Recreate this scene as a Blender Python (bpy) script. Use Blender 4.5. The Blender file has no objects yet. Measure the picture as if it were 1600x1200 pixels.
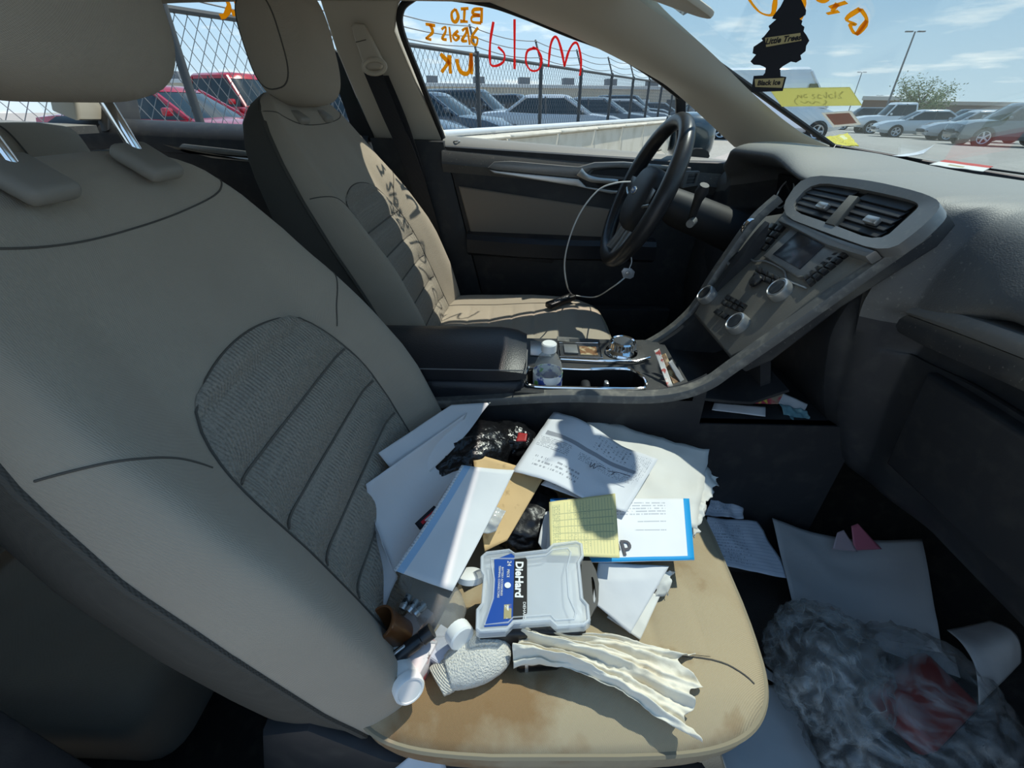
import bpy, bmesh, math, random
from mathutils import Vector, Matrix, noise
PI = math.pi
random.seed(7)
scene = bpy.context.scene
C = scene.collection
# ------------------------------------------------------------------ camera, sky, sun, exposure
CAM = Vector((0.0, 0.0, 1.12)); FPX = 692.0; PITCH = math.radians(32); YAW = math.radians(2)
cd = bpy.data.cameras.new('camera'); cam = bpy.data.objects.new('camera', cd); C.objects.link(cam)
cd.sensor_fit = 'HORIZONTAL'; cd.sensor_width = 36.0; cd.lens = 36.0 * FPX / 1600.0
cd.clip_start = 0.02; cd.clip_end = 2000
cam.location = CAM; cam.rotation_euler = (PI / 2 - PITCH, 0, YAW)
scene.camera = cam
SUN = Vector((0.40, 0.30, 0.866)).normalized()
sd = bpy.data.lights.new('sun', 'SUN'); sd.energy = 3.8; sd.angle = math.radians(0.6); sd.color = (1.0, 0.93, 0.82)
so = bpy.data.objects.new('sun', sd); C.objects.link(so); so.location = (5, 3, 10)
so.rotation_euler = (-SUN).to_track_quat('-Z', 'Y').to_euler()
scene.view_settings.view_transform = 'Standard'; scene.view_settings.look = 'None'
scene.view_settings.exposure = 0.4; scene.view_settings.gamma = 1.0; scene.view_settings.use_curve_mapping = False

def build_world():
    w = bpy.data.worlds.new('sky'); scene.world = w; w.use_nodes = True
    nt = w.node_tree; nt.nodes.clear(); L = nt.links.new
    out = nt.nodes.new('ShaderNodeOutputWorld'); bg = nt.nodes.new('ShaderNodeBackground')
    tc = nt.nodes.new('ShaderNodeTexCoord'); sep = nt.nodes.new('ShaderNodeSeparateXYZ')
    L(tc.outputs['Generated'], sep.inputs[0])
    ramp = nt.nodes.new('ShaderNodeValToRGB'); e = ramp.color_ramp.elements
    e[0].position = 0.0; e[0].color = (0.60, 0.72, 0.82, 1); e[1].position = 0.75; e[1].color = (0.17, 0.36, 0.66, 1)
    n = ramp.color_ramp.elements.new(0.16); n.color = (0.40, 0.60, 0.82, 1)
    L(sep.outputs['Z'], ramp.inputs[0])
    # clouds: direction projected on a high plane
    mx = nt.nodes.new('ShaderNodeMath'); mx.operation = 'ADD'; mx.inputs[1].default_value = 0.12
    L(sep.outputs['Z'], mx.inputs[0])
    dv = nt.nodes.new('ShaderNodeVectorMath'); dv.operation = 'DIVIDE'
    cb = nt.nodes.new('ShaderNodeCombineXYZ')
    for i in range(3): L(mx.outputs[0], cb.inputs[i])
    L(tc.outputs['Generated'], dv.inputs[0]); L(cb.outputs[0], dv.inputs[1])
    nz = nt.nodes.new('ShaderNodeTexNoise'); nz.inputs['Scale'].default_value = 1.55; nz.inputs['Detail'].default_value = 8
    nz.inputs['Roughness'].default_value = 0.55
    L(dv.outputs[0], nz.inputs['Vector'])
    cr = nt.nodes.new('ShaderNodeValToRGB'); cr.color_ramp.elements[0].position = 0.55; cr.color_ramp.elements[1].position = 0.72
    L(nz.outputs['Fac'], cr.inputs[0])
    mix = nt.nodes.new('ShaderNodeMix'); mix.data_type = 'RGBA'
    L(cr.outputs[0], mix.inputs[0]); L(ramp.outputs[0], mix.inputs[6]); mix.inputs[7].default_value = (0.95, 0.97, 1.0, 1)
    L(mix.outputs[2], bg.inputs[0]); bg.inputs[1].default_value = 1.0
    L(bg.outputs[0], out.inputs[0])
build_world()

# ------------------------------------------------------------------ measuring helpers
_R = cam.rotation_euler.to_matrix()
def ray(u, v):
    return _R @ Vector(((u - 800) / FPX, -(v - 600) / FPX, -1.0))
def at(u, v, x=None, y=None, z=None):
    d = ray(u, v)
    t = (x - CAM.x) / d.x if x is not None else (y - CAM.y) / d.y if y is not None else (z - CAM.z) / d.z
    return CAM + d * t
def onplane(u, v, o, n):
    d = ray(u, v); o = Vector(o); n = Vector(n)
    return CAM + d * ((o - CAM).dot(n) / d.dot(n))

# ------------------------------------------------------------------ mesh helpers
class M:
    """collects geometry for ONE mesh object"""
    def __init__(s): s.V = []; s.F = []; s.UV = {}; s.MI = []
    def add(s, vf, mat=None, mi=0):
        V, F = vf[0], vf[1]; o = len(s.V)
        for v in V: s.V.append(mat @ Vector(v) if mat is not None else Vector(v))
        for f in F: s.F.append([i + o for i in f]); s.MI.append(mi)
        if len(vf) > 2:
            for i, uv in enumerate(vf[2]): s.UV[i + o] = uv
        return s
    def build(s, name, mat, parent=None, sharp=38, smooth=True):
        me = bpy.data.meshes.new(name)
        me.from_pydata([tuple(v) for v in s.V], [], s.F); me.validate(clean_customdata=False)
        mats = mat if isinstance(mat, (list, tuple)) else [mat]
        for m in mats: me.materials.append(m)
        if len(mats) > 1 and len(me.polygons) == len(s.MI): me.polygons.foreach_set('material_index', s.MI)
        if s.UV:
            ul = me.uv_layers.new(name='UVMap')
            for l in me.loops: ul.data[l.index].uv = s.UV.get(l.vertex_index, (0, 0))
        bm = bmesh.new(); bm.from_mesh(me); bmesh.ops.recalc_face_normals(bm, faces=bm.faces); bm.to_mesh(me); bm.free()
        if smooth:
            me.polygons.foreach_set('use_smooth', [True] * len(me.polygons))
            if sharp: me.set_sharp_from_angle(angle=math.radians(sharp))
        me.update()
        o = bpy.data.objects.new(name, me); C.objects.link(o)
        if parent is not None:
            o.parent = parent
        return o
def obj(name, vf, mat, parent=None, sharp=38, smooth=True, mtx=None):
    return M().add(vf, mtx).build(name, mat, parent, sharp, smooth)
def rel(parent, pts):
    """world points -> parent space (parents are unrotated, unscaled empties)"""
    return [Vector(p) - parent.location for p in pts]
def wobj(name, vf, mat, parent, **k):
    """geometry given in world coordinates, parented to a thing or to one of its parts"""
    o = Vector((0, 0, 0)); q = parent
    while q is not None: o += q.location; q = q.parent
    return obj(name, ([Vector(v) - o for v in vf[0]],) + tuple(vf[1:]), mat, parent, **k)
def empty(name, loc):
    o = bpy.data.objects.new(name, None); C.objects.link(o); o.location = loc; o.empty_display_size = 0.05
    return o
def tag(o, label, cat, group=None):
    o['label'] = label; o['category'] = cat
    if group: o['group'] = group
    return o
def struct(o, label=None):
    o['kind'] = 'structure'
    if label: o['label'] = label
    return o
def thing(name, label, cat, loc=(0, 0, 0), group=None):
    return tag(empty(name, loc), label, cat, group)
def copy_tree(o, parent=None):
    c = o.copy(); C.objects.link(c); c.parent = parent
    for ch in list(o.children): copy_tree(ch, c)
    return c
def frame(o, xa, ya=None, za=None):
    """matrix with x axis xa, and y or z hint"""
    x = Vector(xa).normalized()
    if za is not None:
        z = Vector(za); z = (z - x * z.dot(x)).normalized(); y = z.cross(x)
    else:
        y = Vector(ya); y = (y - x * y.dot(x)).normalized(); z = x.cross(y)
    m = Matrix(((x.x, y.x, z.x, o[0]), (x.y, y.y, z.y, o[1]), (x.z, y.z, z.z, o[2]), (0, 0, 0, 1)))
    return m
def T(x, y, z): return Matrix.Translation((x, y, z))
def RX(a): return Matrix.Rotation(a, 4, 'X')
def RY(a): return Matrix.Rotation(a, 4, 'Y')
def RZ(a): return Matrix.Rotation(a, 4, 'Z')

def crom(P, n=8, closed=False):
    P = [Vector(p) for p in P]; out = []
    N = len(P); segs = N if closed else N - 1
    for i in range(segs):
        if closed: a, b, c, d = P[(i - 1) % N], P[i], P[(i + 1) % N], P[(i + 2) % N]
        else: a, b, c, d = P[max(i - 1, 0)], P[i], P[i + 1], P[min(i + 2, N - 1)]
        for k in range(n):
            t = k / n; t2 = t * t; t3 = t2 * t
            out.append(0.5 * ((2 * b) + (c - a) * t + (2 * a - 5 * b + 4 * c - d) * t2 + (3 * b - a - 3 * c + d) * t3))
    if not closed: out.append(P[-1])
    return out
def tube(path, r, n=8, closed=False, cap=True, flat=None):
    """swept tube; r number or list; flat = (width factor, height factor) with the up hint z"""
    P = [Vector(p) for p in path]; N = len(P); V = []; F = []
    up = None
    for i in range(N):
        if closed: t = P[(i + 1) % N] - P[i - 1]
        else: t = P[min(i + 1, N - 1)] - P[max(i - 1, 0)]
        t.normalize()
        if up is None:
            up = Vector((0, 0, 1)) if abs(t.z) < 0.9 else Vector((1, 0, 0))
        s = t.cross(up)
        if s.length < 1e-4: s = t.orthogonal()
        s.normalize(); up = s.cross(t).normalized()
        rr = r[i] if isinstance(r, (list, tuple)) else r
        fw, fh = flat if flat else (1, 1)
        for k in range(n):
            a = 2 * PI * k / n
            V.append(P[i] + s * math.cos(a) * rr * fw + up * math.sin(a) * rr * fh)
    M_ = N if closed else N - 1
    for i in range(M_):
        j = (i + 1) % N
        for k in range(n):
            F.append([i * n + k, i * n + (k + 1) % n, j * n + (k + 1) % n, j * n + k])
    if cap and not closed:
        F.append(list(range(n))[::-1]); F.append([(N - 1) * n + k for k in range(n)])
    return V, F
def loft(rings, cap=True, closed_ring=True):
    n = len(rings[0]); V = [Vector(p) for r in rings for p in r]; F = []
    for i in range(len(rings) - 1):
        for k in range(n if closed_ring else n - 1):
            F.append([i * n + k, i * n + (k + 1) % n, (i + 1) * n + (k + 1) % n, (i + 1) * n + k])
    if cap and closed_ring:
        F.append(list(range(n))[::-1]); F.append([(len(rings) - 1) * n + k for k in range(n)])
    return V, F
def lathe(prof, n=24):
    """profile of (r, z); closes the ends that touch the axis"""
    V = []; F = []; idx = []
    for r, z in prof:
        if r < 1e-6: idx.append([len(V)]); V.append(Vector((0, 0, z)))
        else:
            idx.append(list(range(len(V), len(V) + n)))
            V += [Vector((r * math.cos(2 * PI * k / n), r * math.sin(2 * PI * k / n), z)) for k in range(n)]
    for a, b in zip(idx, idx[1:]):
        for k in range(n):
            k2 = (k + 1) % n
            if len(a) == 1 and len(b) == 1: continue
            if len(a) == 1: F.append([a[0], b[k], b[k2]])
            elif len(b) == 1: F.append([a[k], a[k2], b[0]])
            else: F.append([a[k], a[k2], b[k2], b[k]])
    return V, F
def bm_out(bm):
    bm.verts.index_update()
    V = [v.co.copy() for v in bm.verts]; F = [[v.index for v in f.verts] for f in bm.faces]; bm.free(); return V, F
def rbox(sx, sy, sz, bev=0.004, seg=2, c=(0, 0, 0)):
    bm = bmesh.new(); bmesh.ops.create_cube(bm, size=1.0)
    for v in bm.verts: v.co = Vector((v.co.x * sx + c[0], v.co.y * sy + c[1], v.co.z * sz + c[2]))
    if bev: bmesh.ops.bevel(bm, geom=list(bm.edges), offset=bev, segments=seg, profile=0.5, affect='EDGES')
    return bm_out(bm)
def prism(pts, ext, bev=0.0, seg=2):
    """planar polygon (3D points) given thickness along ext, edges bevelled"""
    bm = bmesh.new(); e = Vector(ext)
    a = [bm.verts.new(Vector(p)) for p in pts]; b = [bm.verts.new(Vector(p) + e) for p in pts]; n = len(pts)
    bm.faces.new(a); bm.faces.new(b[::-1])
    for i in range(n): bm.faces.new([a[i], b[i], b[(i + 1) % n], a[(i + 1) % n]])
    bmesh.ops.recalc_face_normals(bm, faces=bm.faces)
    if bev:
        ed = [x for x in bm.edges if (x.verts[0] in a) == (x.verts[1] in a)]
        bmesh.ops.bevel(bm, geom=ed, offset=bev, segments=seg, profile=0.5, affect='EDGES')
    return bm_out(bm)
def rrect(w, h, r, n=5):
    """rounded rectangle outline in 2D"""
    out = []
    for cx, cy, a0 in ((w / 2 - r, h / 2 - r, 0), (-w / 2 + r, h / 2 - r, 90), (-w / 2 + r, -h / 2 + r, 180), (w / 2 - r, -h / 2 + r, 270)):
        for k in range(n + 1):
            a = math.radians(a0 + 90 * k / n); out.append((cx + r * math.cos(a), cy + r * math.sin(a)))
    return out
def grid(fn, nu, nv, thick=0.0, uv=True, both=True):
    """fn(a, b) with a, b in 0..1 -> point; a solid sheet when thick > 0"""
    P = [[Vector(fn(i / nu, j / nv)) for j in range(nv + 1)] for i in range(nu + 1)]
    V = [p for r in P for p in r]; UV = [(i / nu, j / nv) for i in range(nu + 1) for j in range(nv + 1)]
    W = nv + 1; F = [[i * W + j, (i + 1) * W + j, (i + 1) * W + j + 1, i * W + j + 1] for i in range(nu) for j in range(nv)]
    if thick:
        N = []
        for i in range(nu + 1):
            for j in range(nv + 1):
                du = P[min(i + 1, nu)][j] - P[max(i - 1, 0)][j]; dv = P[i][min(j + 1, nv)] - P[i][max(j - 1, 0)]
                nn = du.cross(dv); N.append(nn.normalized() if nn.length > 1e-12 else Vector((0, 0, 1)))
        o = len(V); V = V + [V[k] - N[k] * thick for k in range(o)]; UV = UV + UV
        F = F + [[k + o for k in f][::-1] for f in F]
        rim = [i * W for i in range(nu + 1)] + [nu * W + j for j in range(1, W)] + [i * W + nv for i in range(nu - 1, -1, -1)] + [j for j in range(nv - 1, 0, -1)]
        for a, b in zip(rim, rim[1:] + rim[:1]): F.append([b, a, a + o, b + o])
    return V, F, UV
def ellipsoid(rx, ry, rz, nu=20, nv=12, f=None):
    prof = []
    V, F = lathe([(math.sin(PI * k / nv), -math.cos(PI * k / nv)) if 0 < k < nv else (0, -math.cos(PI * k / nv)) for k in range(nv + 1)], nu)
    out = []
    for v in V:
        p = Vector((v.x * rx, v.y * ry, v.z * rz))
        if f: p = f(p, v)
        out.append(p)
    return out, F
def blob(rx, ry, rz, amp, scale, seed=0, sub=4, ridge=True):
    bm = bmesh.new(); bmesh.ops.create_icosphere(bm, subdivisions=sub, radius=1.0)
    for v in bm.verts:
        d = v.co.normalized(); q = d * scale + Vector((seed * 3.1, seed * 1.7, seed))
        n1 = noise.noise(q); n2 = noise.noise(q * 2.3); n3 = noise.noise(q * 5.1)
        k = (1 - abs(n1) * 2) * 0.6 + (1 - abs(n2) * 2) * 0.3 + (1 - abs(n3) * 2) * 0.16 if ridge else n1 + 0.5 * n2
        v.co = Vector((d.x * rx, d.y * ry, d.z * rz)) * (1 + amp * k)
    return bm_out(bm)
def text_vf(s, size, ext=0.0004, align='CENTER', shear=0, bold=0.0):
    cu = bpy.data.curves.new('t', 'FONT'); cu.body = s; cu.size = size; cu.extrude = ext; cu.align_x = align; cu.align_y = 'CENTER'
    cu.shear = shear; cu.offset = bold; cu.resolution_u = 3
    o = bpy.data.objects.new('t', cu); me = bpy.data.meshes.new_from_object(o)
    V = [v.co.copy() for v in me.vertices]; F = [list(p.vertices) for p in me.polygons]
    bpy.data.objects.remove(o); bpy.data.curves.remove(cu); bpy.data.meshes.remove(me)
    return V, F
def ribbon(path, nrm, w, t=0.0008):
    """flat painted stroke lying on a plane with normal nrm"""
    P = [Vector(p) for p in path]; n = Vector(nrm).normalized(); rings = []
    for i in range(len(P)):
        d = (P[min(i + 1, len(P) - 1)] - P[max(i - 1, 0)]).normalized(); s = n.cross(d).normalized()
        ww = w * (0.8 + 0.35 * noise.noise(P[i] * 40))
        rings.append([P[i] + s * ww, P[i] + s * ww + n * t, P[i] - s * ww + n * t, P[i] - s * ww])
    return loft(rings)

# ------------------------------------------------------------------ materials
MAT = {}
def mat(name, col, rough=0.5, metal=0.0, var=None, bump=None, spec=0.5, coat=0.0, trans=0.0, alpha=1.0, emit=None, sheen=0.0, ior=1.45, sss=0.0, layers=None, dust=None, stain=None):
    """var = (scale, amount, colour2), bump = list of (kind, scale, strength, distance), layers = list of (scale, lo, hi, colour)"""
    if name in MAT: return MAT[name]
    m = bpy.data.materials.new(name); m.use_nodes = True; nt = m.node_tree; L = nt.links.new
    b = nt.nodes['Principled BSDF']; tc = nt.nodes.new('ShaderNodeTexCoord')
    b.inputs['Base Color'].default_value = (*col, 1); b.inputs['Roughness'].default_value = rough; b.inputs['Metallic'].default_value = metal
    b.inputs['Specular IOR Level'].default_value = spec; b.inputs['Coat Weight'].default_value = coat
    b.inputs['Transmission Weight'].default_value = trans; b.inputs['Alpha'].default_value = alpha; b.inputs['IOR'].default_value = ior
    b.inputs['Sheen Weight'].default_value = sheen
    if sss: b.inputs['Subsurface Weight'].default_value = sss; b.inputs['Subsurface Radius'].default_value = (.01, .01, .01)
    cur = None
    def mixc(fac, a, c2):
        mx = nt.nodes.new('ShaderNodeMix'); mx.data_type = 'RGBA'; L(fac, mx.inputs[0])
        if a is None: mx.inputs[6].default_value = (*col, 1)
        else: L(a, mx.inputs[6])
        mx.inputs[7].default_value = (*c2, 1); return mx.outputs[2]
    lay = list(layers or [])
    if var: lay.insert(0, (var[0], 0.5 - 0.5 * (1 - var[1]) - .2, 0.75, var[2]))
    for sc, lo, hi, c2 in lay:
        nz = nt.nodes.new('ShaderNodeTexNoise'); nz.inputs['Scale'].default_value = sc; nz.inputs['Detail'].default_value = 6
        L(tc.outputs['Object'], nz.inputs['Vector'])
        mr = nt.nodes.new('ShaderNodeMapRange'); mr.inputs[1].default_value = lo; mr.inputs[2].default_value = hi
        L(nz.outputs['Fac'], mr.inputs[0]); cur = mixc(mr.outputs[0], cur, c2)
    if stain:                                   # a spill soaked into the cloth round one spot
        vs = nt.nodes.new('ShaderNodeVectorMath'); vs.operation = 'DISTANCE'; vs.inputs[1].default_value = stain[0]; L(tc.outputs['Object'], vs.inputs[0])
        nz = nt.nodes.new('ShaderNodeTexNoise'); nz.inputs['Scale'].default_value = 16; nz.inputs['Detail'].default_value = 8; L(tc.outputs['Object'], nz.inputs['Vector'])
        ma = nt.nodes.new('ShaderNodeMath'); ma.operation = 'MULTIPLY_ADD'; L(nz.outputs['Fac'], ma.inputs[0]); ma.inputs[1].default_value = -.42; L(vs.outputs['Value'], ma.inputs[2])
        mr = nt.nodes.new('ShaderNodeMapRange'); mr.inputs[1].default_value = -.16; mr.inputs[2].default_value = stain[1] - .22; mr.inputs[3].default_value = .75; mr.inputs[4].default_value = 0; L(ma.outputs[0], mr.inputs[0])
        cur = mixc(mr.outputs[0], cur, stain[2])
    if dust:                                    # dust settled on the faces that look upwards
        ge = nt.nodes.new('ShaderNodeNewGeometry'); sx = nt.nodes.new('ShaderNodeSeparateXYZ'); L(ge.outputs['Normal'], sx.inputs[0])
        mr = nt.nodes.new('ShaderNodeMapRange'); mr.inputs[1].default_value = dust[1]; mr.inputs[2].default_value = dust[2]; mr.inputs[4].default_value = dust[3]; L(sx.outputs['Z'], mr.inputs[0])
        cur = mixc(mr.outputs[0], cur, dust[0])
    if cur is not None: L(cur, b.inputs['Base Color'])
    prev = None
    for kind, sc, st, dist in (bump or []):
        bp = nt.nodes.new('ShaderNodeBump'); bp.inputs['Strength'].default_value = st; bp.inputs['Distance'].default_value = dist
        if kind == 'noise':
            t = nt.nodes.new('ShaderNodeTexNoise'); t.inputs['Scale'].default_value = sc; t.inputs['Detail'].default_value = 5; o = t.outputs['Fac']
            L(tc.outputs['Object'], t.inputs['Vector'])
        elif kind == 'voro':
            t = nt.nodes.new('ShaderNodeTexVoronoi'); t.inputs['Scale'].default_value = sc; o = t.outputs['Distance']
            L(tc.outputs['Object'], t.inputs['Vector'])
        elif kind == 'weave':
            sep = nt.nodes.new('ShaderNodeSeparateXYZ'); L(tc.outputs['Object'], sep.inputs[0])
            def sine(sock, s2, add=None):
                a = nt.nodes.new('ShaderNodeMath'); a.operation = 'MULTIPLY'; L(sock, a.inputs[0]); a.inputs[1].default_value = s2
                c = nt.nodes.new('ShaderNodeMath'); c.operation = 'SINE'; L(a.outputs[0], c.inputs[0]); return c.outputs[0]
            ad = nt.nodes.new('ShaderNodeMath'); ad.operation = 'ADD'; L(sep.outputs['X'], ad.inputs[0]); L(sep.outputs['Z'], ad.inputs[1])
            s1 = sine(ad.outputs[0], sc); s2 = sine(sep.outputs['Y'], sc)
            mu = nt.nodes.new('ShaderNodeMath'); mu.operation = 'MULTIPLY'; L(s1, mu.inputs[0]); L(s2, mu.inputs[1]); o = mu.outputs[0]
        L(o, bp.inputs['Height'])
        if prev is not None: L(prev, bp.inputs['Normal'])
        prev = bp.outputs['Normal']
    if prev is not None: L(prev, b.inputs['Normal'])
    if emit: b.inputs['Emission Color'].default_value = (*emit[0], 1); b.inputs['Emission Strength'].default_value = emit[1]
    MAT[name] = m; return m
def glass_mat(name, tint, refl=1.0, haze=None):
    m = bpy.data.materials.new(name); m.use_nodes = True; nt = m.node_tree; nt.nodes.clear(); L = nt.links.new
    out = nt.nodes.new('ShaderNodeOutputMaterial'); tr = nt.nodes.new('ShaderNodeBsdfTransparent'); tr.inputs[0].default_value = (*tint, 1)
    gl = nt.nodes.new('ShaderNodeBsdfGlossy'); gl.inputs['Roughness'].default_value = 0.0
    lw = nt.nodes.new('ShaderNodeLayerWeight'); lw.inputs[0].default_value = .5
    fr = nt.nodes.new('ShaderNodeMath'); fr.operation = 'POWER'; fr.inputs[1].default_value = 5.0; L(lw.outputs['Facing'], fr.inputs[0])
    mu = nt.nodes.new('ShaderNodeMath'); mu.operation = 'MULTIPLY_ADD'; mu.inputs[1].default_value = .9 * refl; mu.inputs[2].default_value = .02 * refl; L(fr.outputs[0], mu.inputs[0])
    mx = nt.nodes.new('ShaderNodeMixShader'); L(mu.outputs[0], mx.inputs[0]); L(tr.outputs[0], mx.inputs[1]); L(gl.outputs[0], mx.inputs[2])
    last = mx.outputs[0]
    if haze:                                     # a thin film of dust on the pane
        df = nt.nodes.new('ShaderNodeBsdfDiffuse'); df.inputs[0].default_value = (.8, .78, .74, 1)
        m2 = nt.nodes.new('ShaderNodeMixShader'); m2.inputs[0].default_value = haze; L(last, m2.inputs[1]); L(df.outputs[0], m2.inputs[2]); last = m2.outputs[0]
    L(last, out.inputs[0]); MAT[name] = m; return m
def print_mat(name, base, blocks, rough=0.6, base2=None, bump=0.25):
    """paper with flat print: blocks = (u0, v0, u1, v1, colour, lines, word density, along) ; lines = 0 is a solid area"""
    m = bpy.data.materials.new(name); m.use_nodes = True; nt = m.node_tree; L = nt.links.new
    b = nt.nodes['Principled BSDF']; b.inputs['Roughness'].default_value = rough; b.inputs['Specular IOR Level'].default_value = 0.2
    tc = nt.nodes.new('ShaderNodeTexCoord'); sep = nt.nodes.new('ShaderNodeSeparateXYZ'); L(tc.outputs['UV'], sep.inputs[0])
    def mth(op, a, c=None, d=None):
        n = nt.nodes.new('ShaderNodeMath'); n.operation = op
        for i, q in enumerate((a, c, d)):
            if q is None: continue
            if isinstance(q, (int, float)): n.inputs[i].default_value = q
            else: L(q, n.inputs[i])
        return n.outputs[0]
    U, V = sep.outputs['X'], sep.outputs['Y']
    nz = nt.nodes.new('ShaderNodeTexNoise'); nz.inputs['Scale'].default_value = 14; L(tc.outputs['Object'], nz.inputs['Vector'])
    mr = nt.nodes.new('ShaderNodeMapRange'); mr.inputs[1].default_value = .35; mr.inputs[2].default_value = .75; L(nz.outputs['Fac'], mr.inputs[0])
    mx = nt.nodes.new('ShaderNodeMix'); mx.data_type = 'RGBA'; L(mr.outputs[0], mx.inputs[0]); mx.inputs[6].default_value = (*base, 1)
    mx.inputs[7].default_value = (*(base2 or [k * .93 for k in base]), 1); cur = mx.outputs[2]
    for (u0, v0, u1, v1, colr, lines, dens, along) in blocks:
        msk = mth('MULTIPLY', mth('MULTIPLY', mth('GREATER_THAN', U, u0), mth('LESS_THAN', U, u1)), mth('MULTIPLY', mth('GREATER_THAN', V, v0), mth('LESS_THAN', V, v1)))
        if lines:
            A, B, (a0, a1) = (V, U, (v0, v1)) if along == 'u' else (U, V, (u0, u1))
            k = mth('MULTIPLY', mth('SUBTRACT', A, a0), lines / (a1 - a0))
            fr = mth('FRACT', k); row = mth('FLOOR', k)
            msk = mth('MULTIPLY', msk, mth('MULTIPLY', mth('GREATER_THAN', fr, .3 if dens <= 1 else .42), mth('LESS_THAN', fr, .75 if dens <= 1 else .56)))
            if dens < 1:
                cb = nt.nodes.new('ShaderNodeCombineXYZ'); L(mth('MULTIPLY', B, 60), cb.inputs[0]); L(mth('MULTIPLY', row, 7.3), cb.inputs[1])
                n2 = nt.nodes.new('ShaderNodeTexNoise'); n2.inputs['Scale'].default_value = 1.0; n2.inputs['Detail'].default_value = 1; L(cb.outputs[0], n2.inputs['Vector'])
                msk = mth('MULTIPLY', msk, mth('GREATER_THAN', n2.outputs['Fac'], 1 - dens))
        m2 = nt.nodes.new('ShaderNodeMix'); m2.data_type = 'RGBA'; L(msk, m2.inputs[0]); L(cur, m2.inputs[6]); m2.inputs[7].default_value = (*colr, 1); cur = m2.outputs[2]
    L(cur, b.inputs['Base Color'])
    if bump:
        bp = nt.nodes.new('ShaderNodeBump'); bp.inputs['Strength'].default_value = bump; bp.inputs['Distance'].default_value = .004
        n3 = nt.nodes.new('ShaderNodeTexNoise'); n3.inputs['Scale'].default_value = 22; n3.inputs['Detail'].default_value = 3; L(tc.outputs['Object'], n3.inputs['Vector'])
        L(n3.outputs['Fac'], bp.inputs['Height']); L(bp.outputs[0], b.inputs['Normal'])
    MAT[name] = m; return m

fabric = mat('seat_fabric', (.43, .37, .29), .95, bump=[('weave', 3000, .32, .0008), ('noise', 30, .1, .003)], sheen=.15, spec=.1, var=(9, .7, (.38, .325, .255)))
cush_fabric = mat('cushion_fabric', (.43, .345, .225), .95, bump=[('weave', 3000, .4, .0009), ('noise', 30, .15, .003)], sheen=.1, spec=.1,
                  stain=((-.09, -.20, .5), .18, (.24, .12, .04)), layers=[(5, .54, .8, (.31, .21, .11)), (14, .60, .80, (.24, .14, .06))])
side_fabric = mat('seat_side_fabric', (.095, .087, .074), .9, bump=[('weave', 2200, .4, .0008)], spec=.15)
insert_fabric = mat('seat_insert_fabric', (.36, .318, .258), .9, bump=[('weave', 1100, .8, .0014)], sheen=.1, spec=.12, layers=[(420, .45, .6, (.28, .25, .205))])
seam = mat('seam_thread', (.10, .09, .075), .9)
piping_m = mat('piping', (.26, .22, .15), .9)
black_pl = mat('black_plastic', (.022, .023, .026), .55, bump=[('noise', 600, .25, .0006)], layers=[(30, .5, .8, (.045, .044, .042))])
dash_pl = mat('dash_plastic', (.075, .076, .078), .55, bump=[('voro', 500, .35, .0008)], layers=[(5, .40, .75, (.13, .127, .117)), (150, .62, .76, (.20, .19, .17))], dust=((.34, .325, .285), .55, 1.0, .6))
dust_pl = mat('dusty_plastic', (.035, .036, .038), .5, bump=[('noise', 500, .3, .0006)], layers=[(9, .42, .72, (.12, .112, .095)), (220, .64, .78, (.20, .185, .155))], dust=((.32, .29, .235), .2, .8, .65))
leather = mat('black_leather', (.016, .018, .023), .42, bump=[('voro', 420, .3, .0008)])
wheel_l = mat('wheel_leather', (.02, .02, .022), .34, bump=[('noise', 90, .12, .002)], layers=[(14, .5, .75, (.05, .048, .045))])
grey_pl = mat('grey_trim', (.23, .23, .225), .36, metal=.4, layers=[(120, .55, .75, (.28, .27, .25))])
silver = mat('satin_silver', (.5, .5, .49), .3, metal=.75)
chrome = mat('chrome', (.85, .85, .86), .08, metal=1.0)
beige = mat('beige_plastic', (.56, .505, .41), .6, bump=[('noise', 700, .15, .0005)])
headl = mat('headliner', (.46, .415, .345), .95, bump=[('noise', 900, .3, .0006)])
carpet = mat('carpet', (.022, .021, .021), .98, bump=[('noise', 900, 1, .004)], layers=[(40, .5, .75, (.05, .045, .04))])
webbing = mat('belt_webbing', (.012, .013, .017), .6, bump=[('weave', 1500, .5, .0008)])
rubber = mat('rubber_gasket', (.012, .012, .013), .6)
screen_m = mat('dark_screen', (.012, .016, .024), .18, layers=[(14, .45, .75, (.05, .055, .065))])
white_p = mat('white_paper', (.74, .74, .75), .7, bump=[('noise', 20, .2, .004)], spec=.2)
white_pl = mat('white_plastic', (.8, .8, .78), .4)
frost_pl = mat('frosted_plastic', (.74, .78, .82), .35, alpha=.44)
black_bag = mat('black_bag', (.008, .008, .009), .2, bump=[('noise', 26, .9, .010), ('noise', 75, .6, .005)])
def marker(name, col):
    m = bpy.data.materials.new(name); m.use_nodes = True; nt = m.node_tree; nt.nodes.clear(); L = nt.links.new
    out = nt.nodes.new('ShaderNodeOutputMaterial'); d = nt.nodes.new('ShaderNodeBsdfDiffuse'); t = nt.nodes.new('ShaderNodeBsdfTranslucent'); x = nt.nodes.new('ShaderNodeMixShader')
    for n in (d, t): n.inputs[0].default_value = (*col, 1)
    x.inputs[0].default_value = .6; L(d.outputs[0], x.inputs[1]); L(t.outputs[0], x.inputs[2]); L(x.outputs[0], out.inputs[0]); MAT[name] = m; return m
orange_pen = marker('orange_marker', (.92, .54, .05)); red_pen = marker('red_marker', (.95, .12, .12))
glass_side = glass_mat('side_glass', (.93, .96, .95), .5)
glass_ws = glass_mat('windshield_glass', (.86, .92, .92), 1.0, haze=.03)
clear_pl = glass_mat('clear_plastic', (.93, .96, .96), 1.0, haze=.16)
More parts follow.
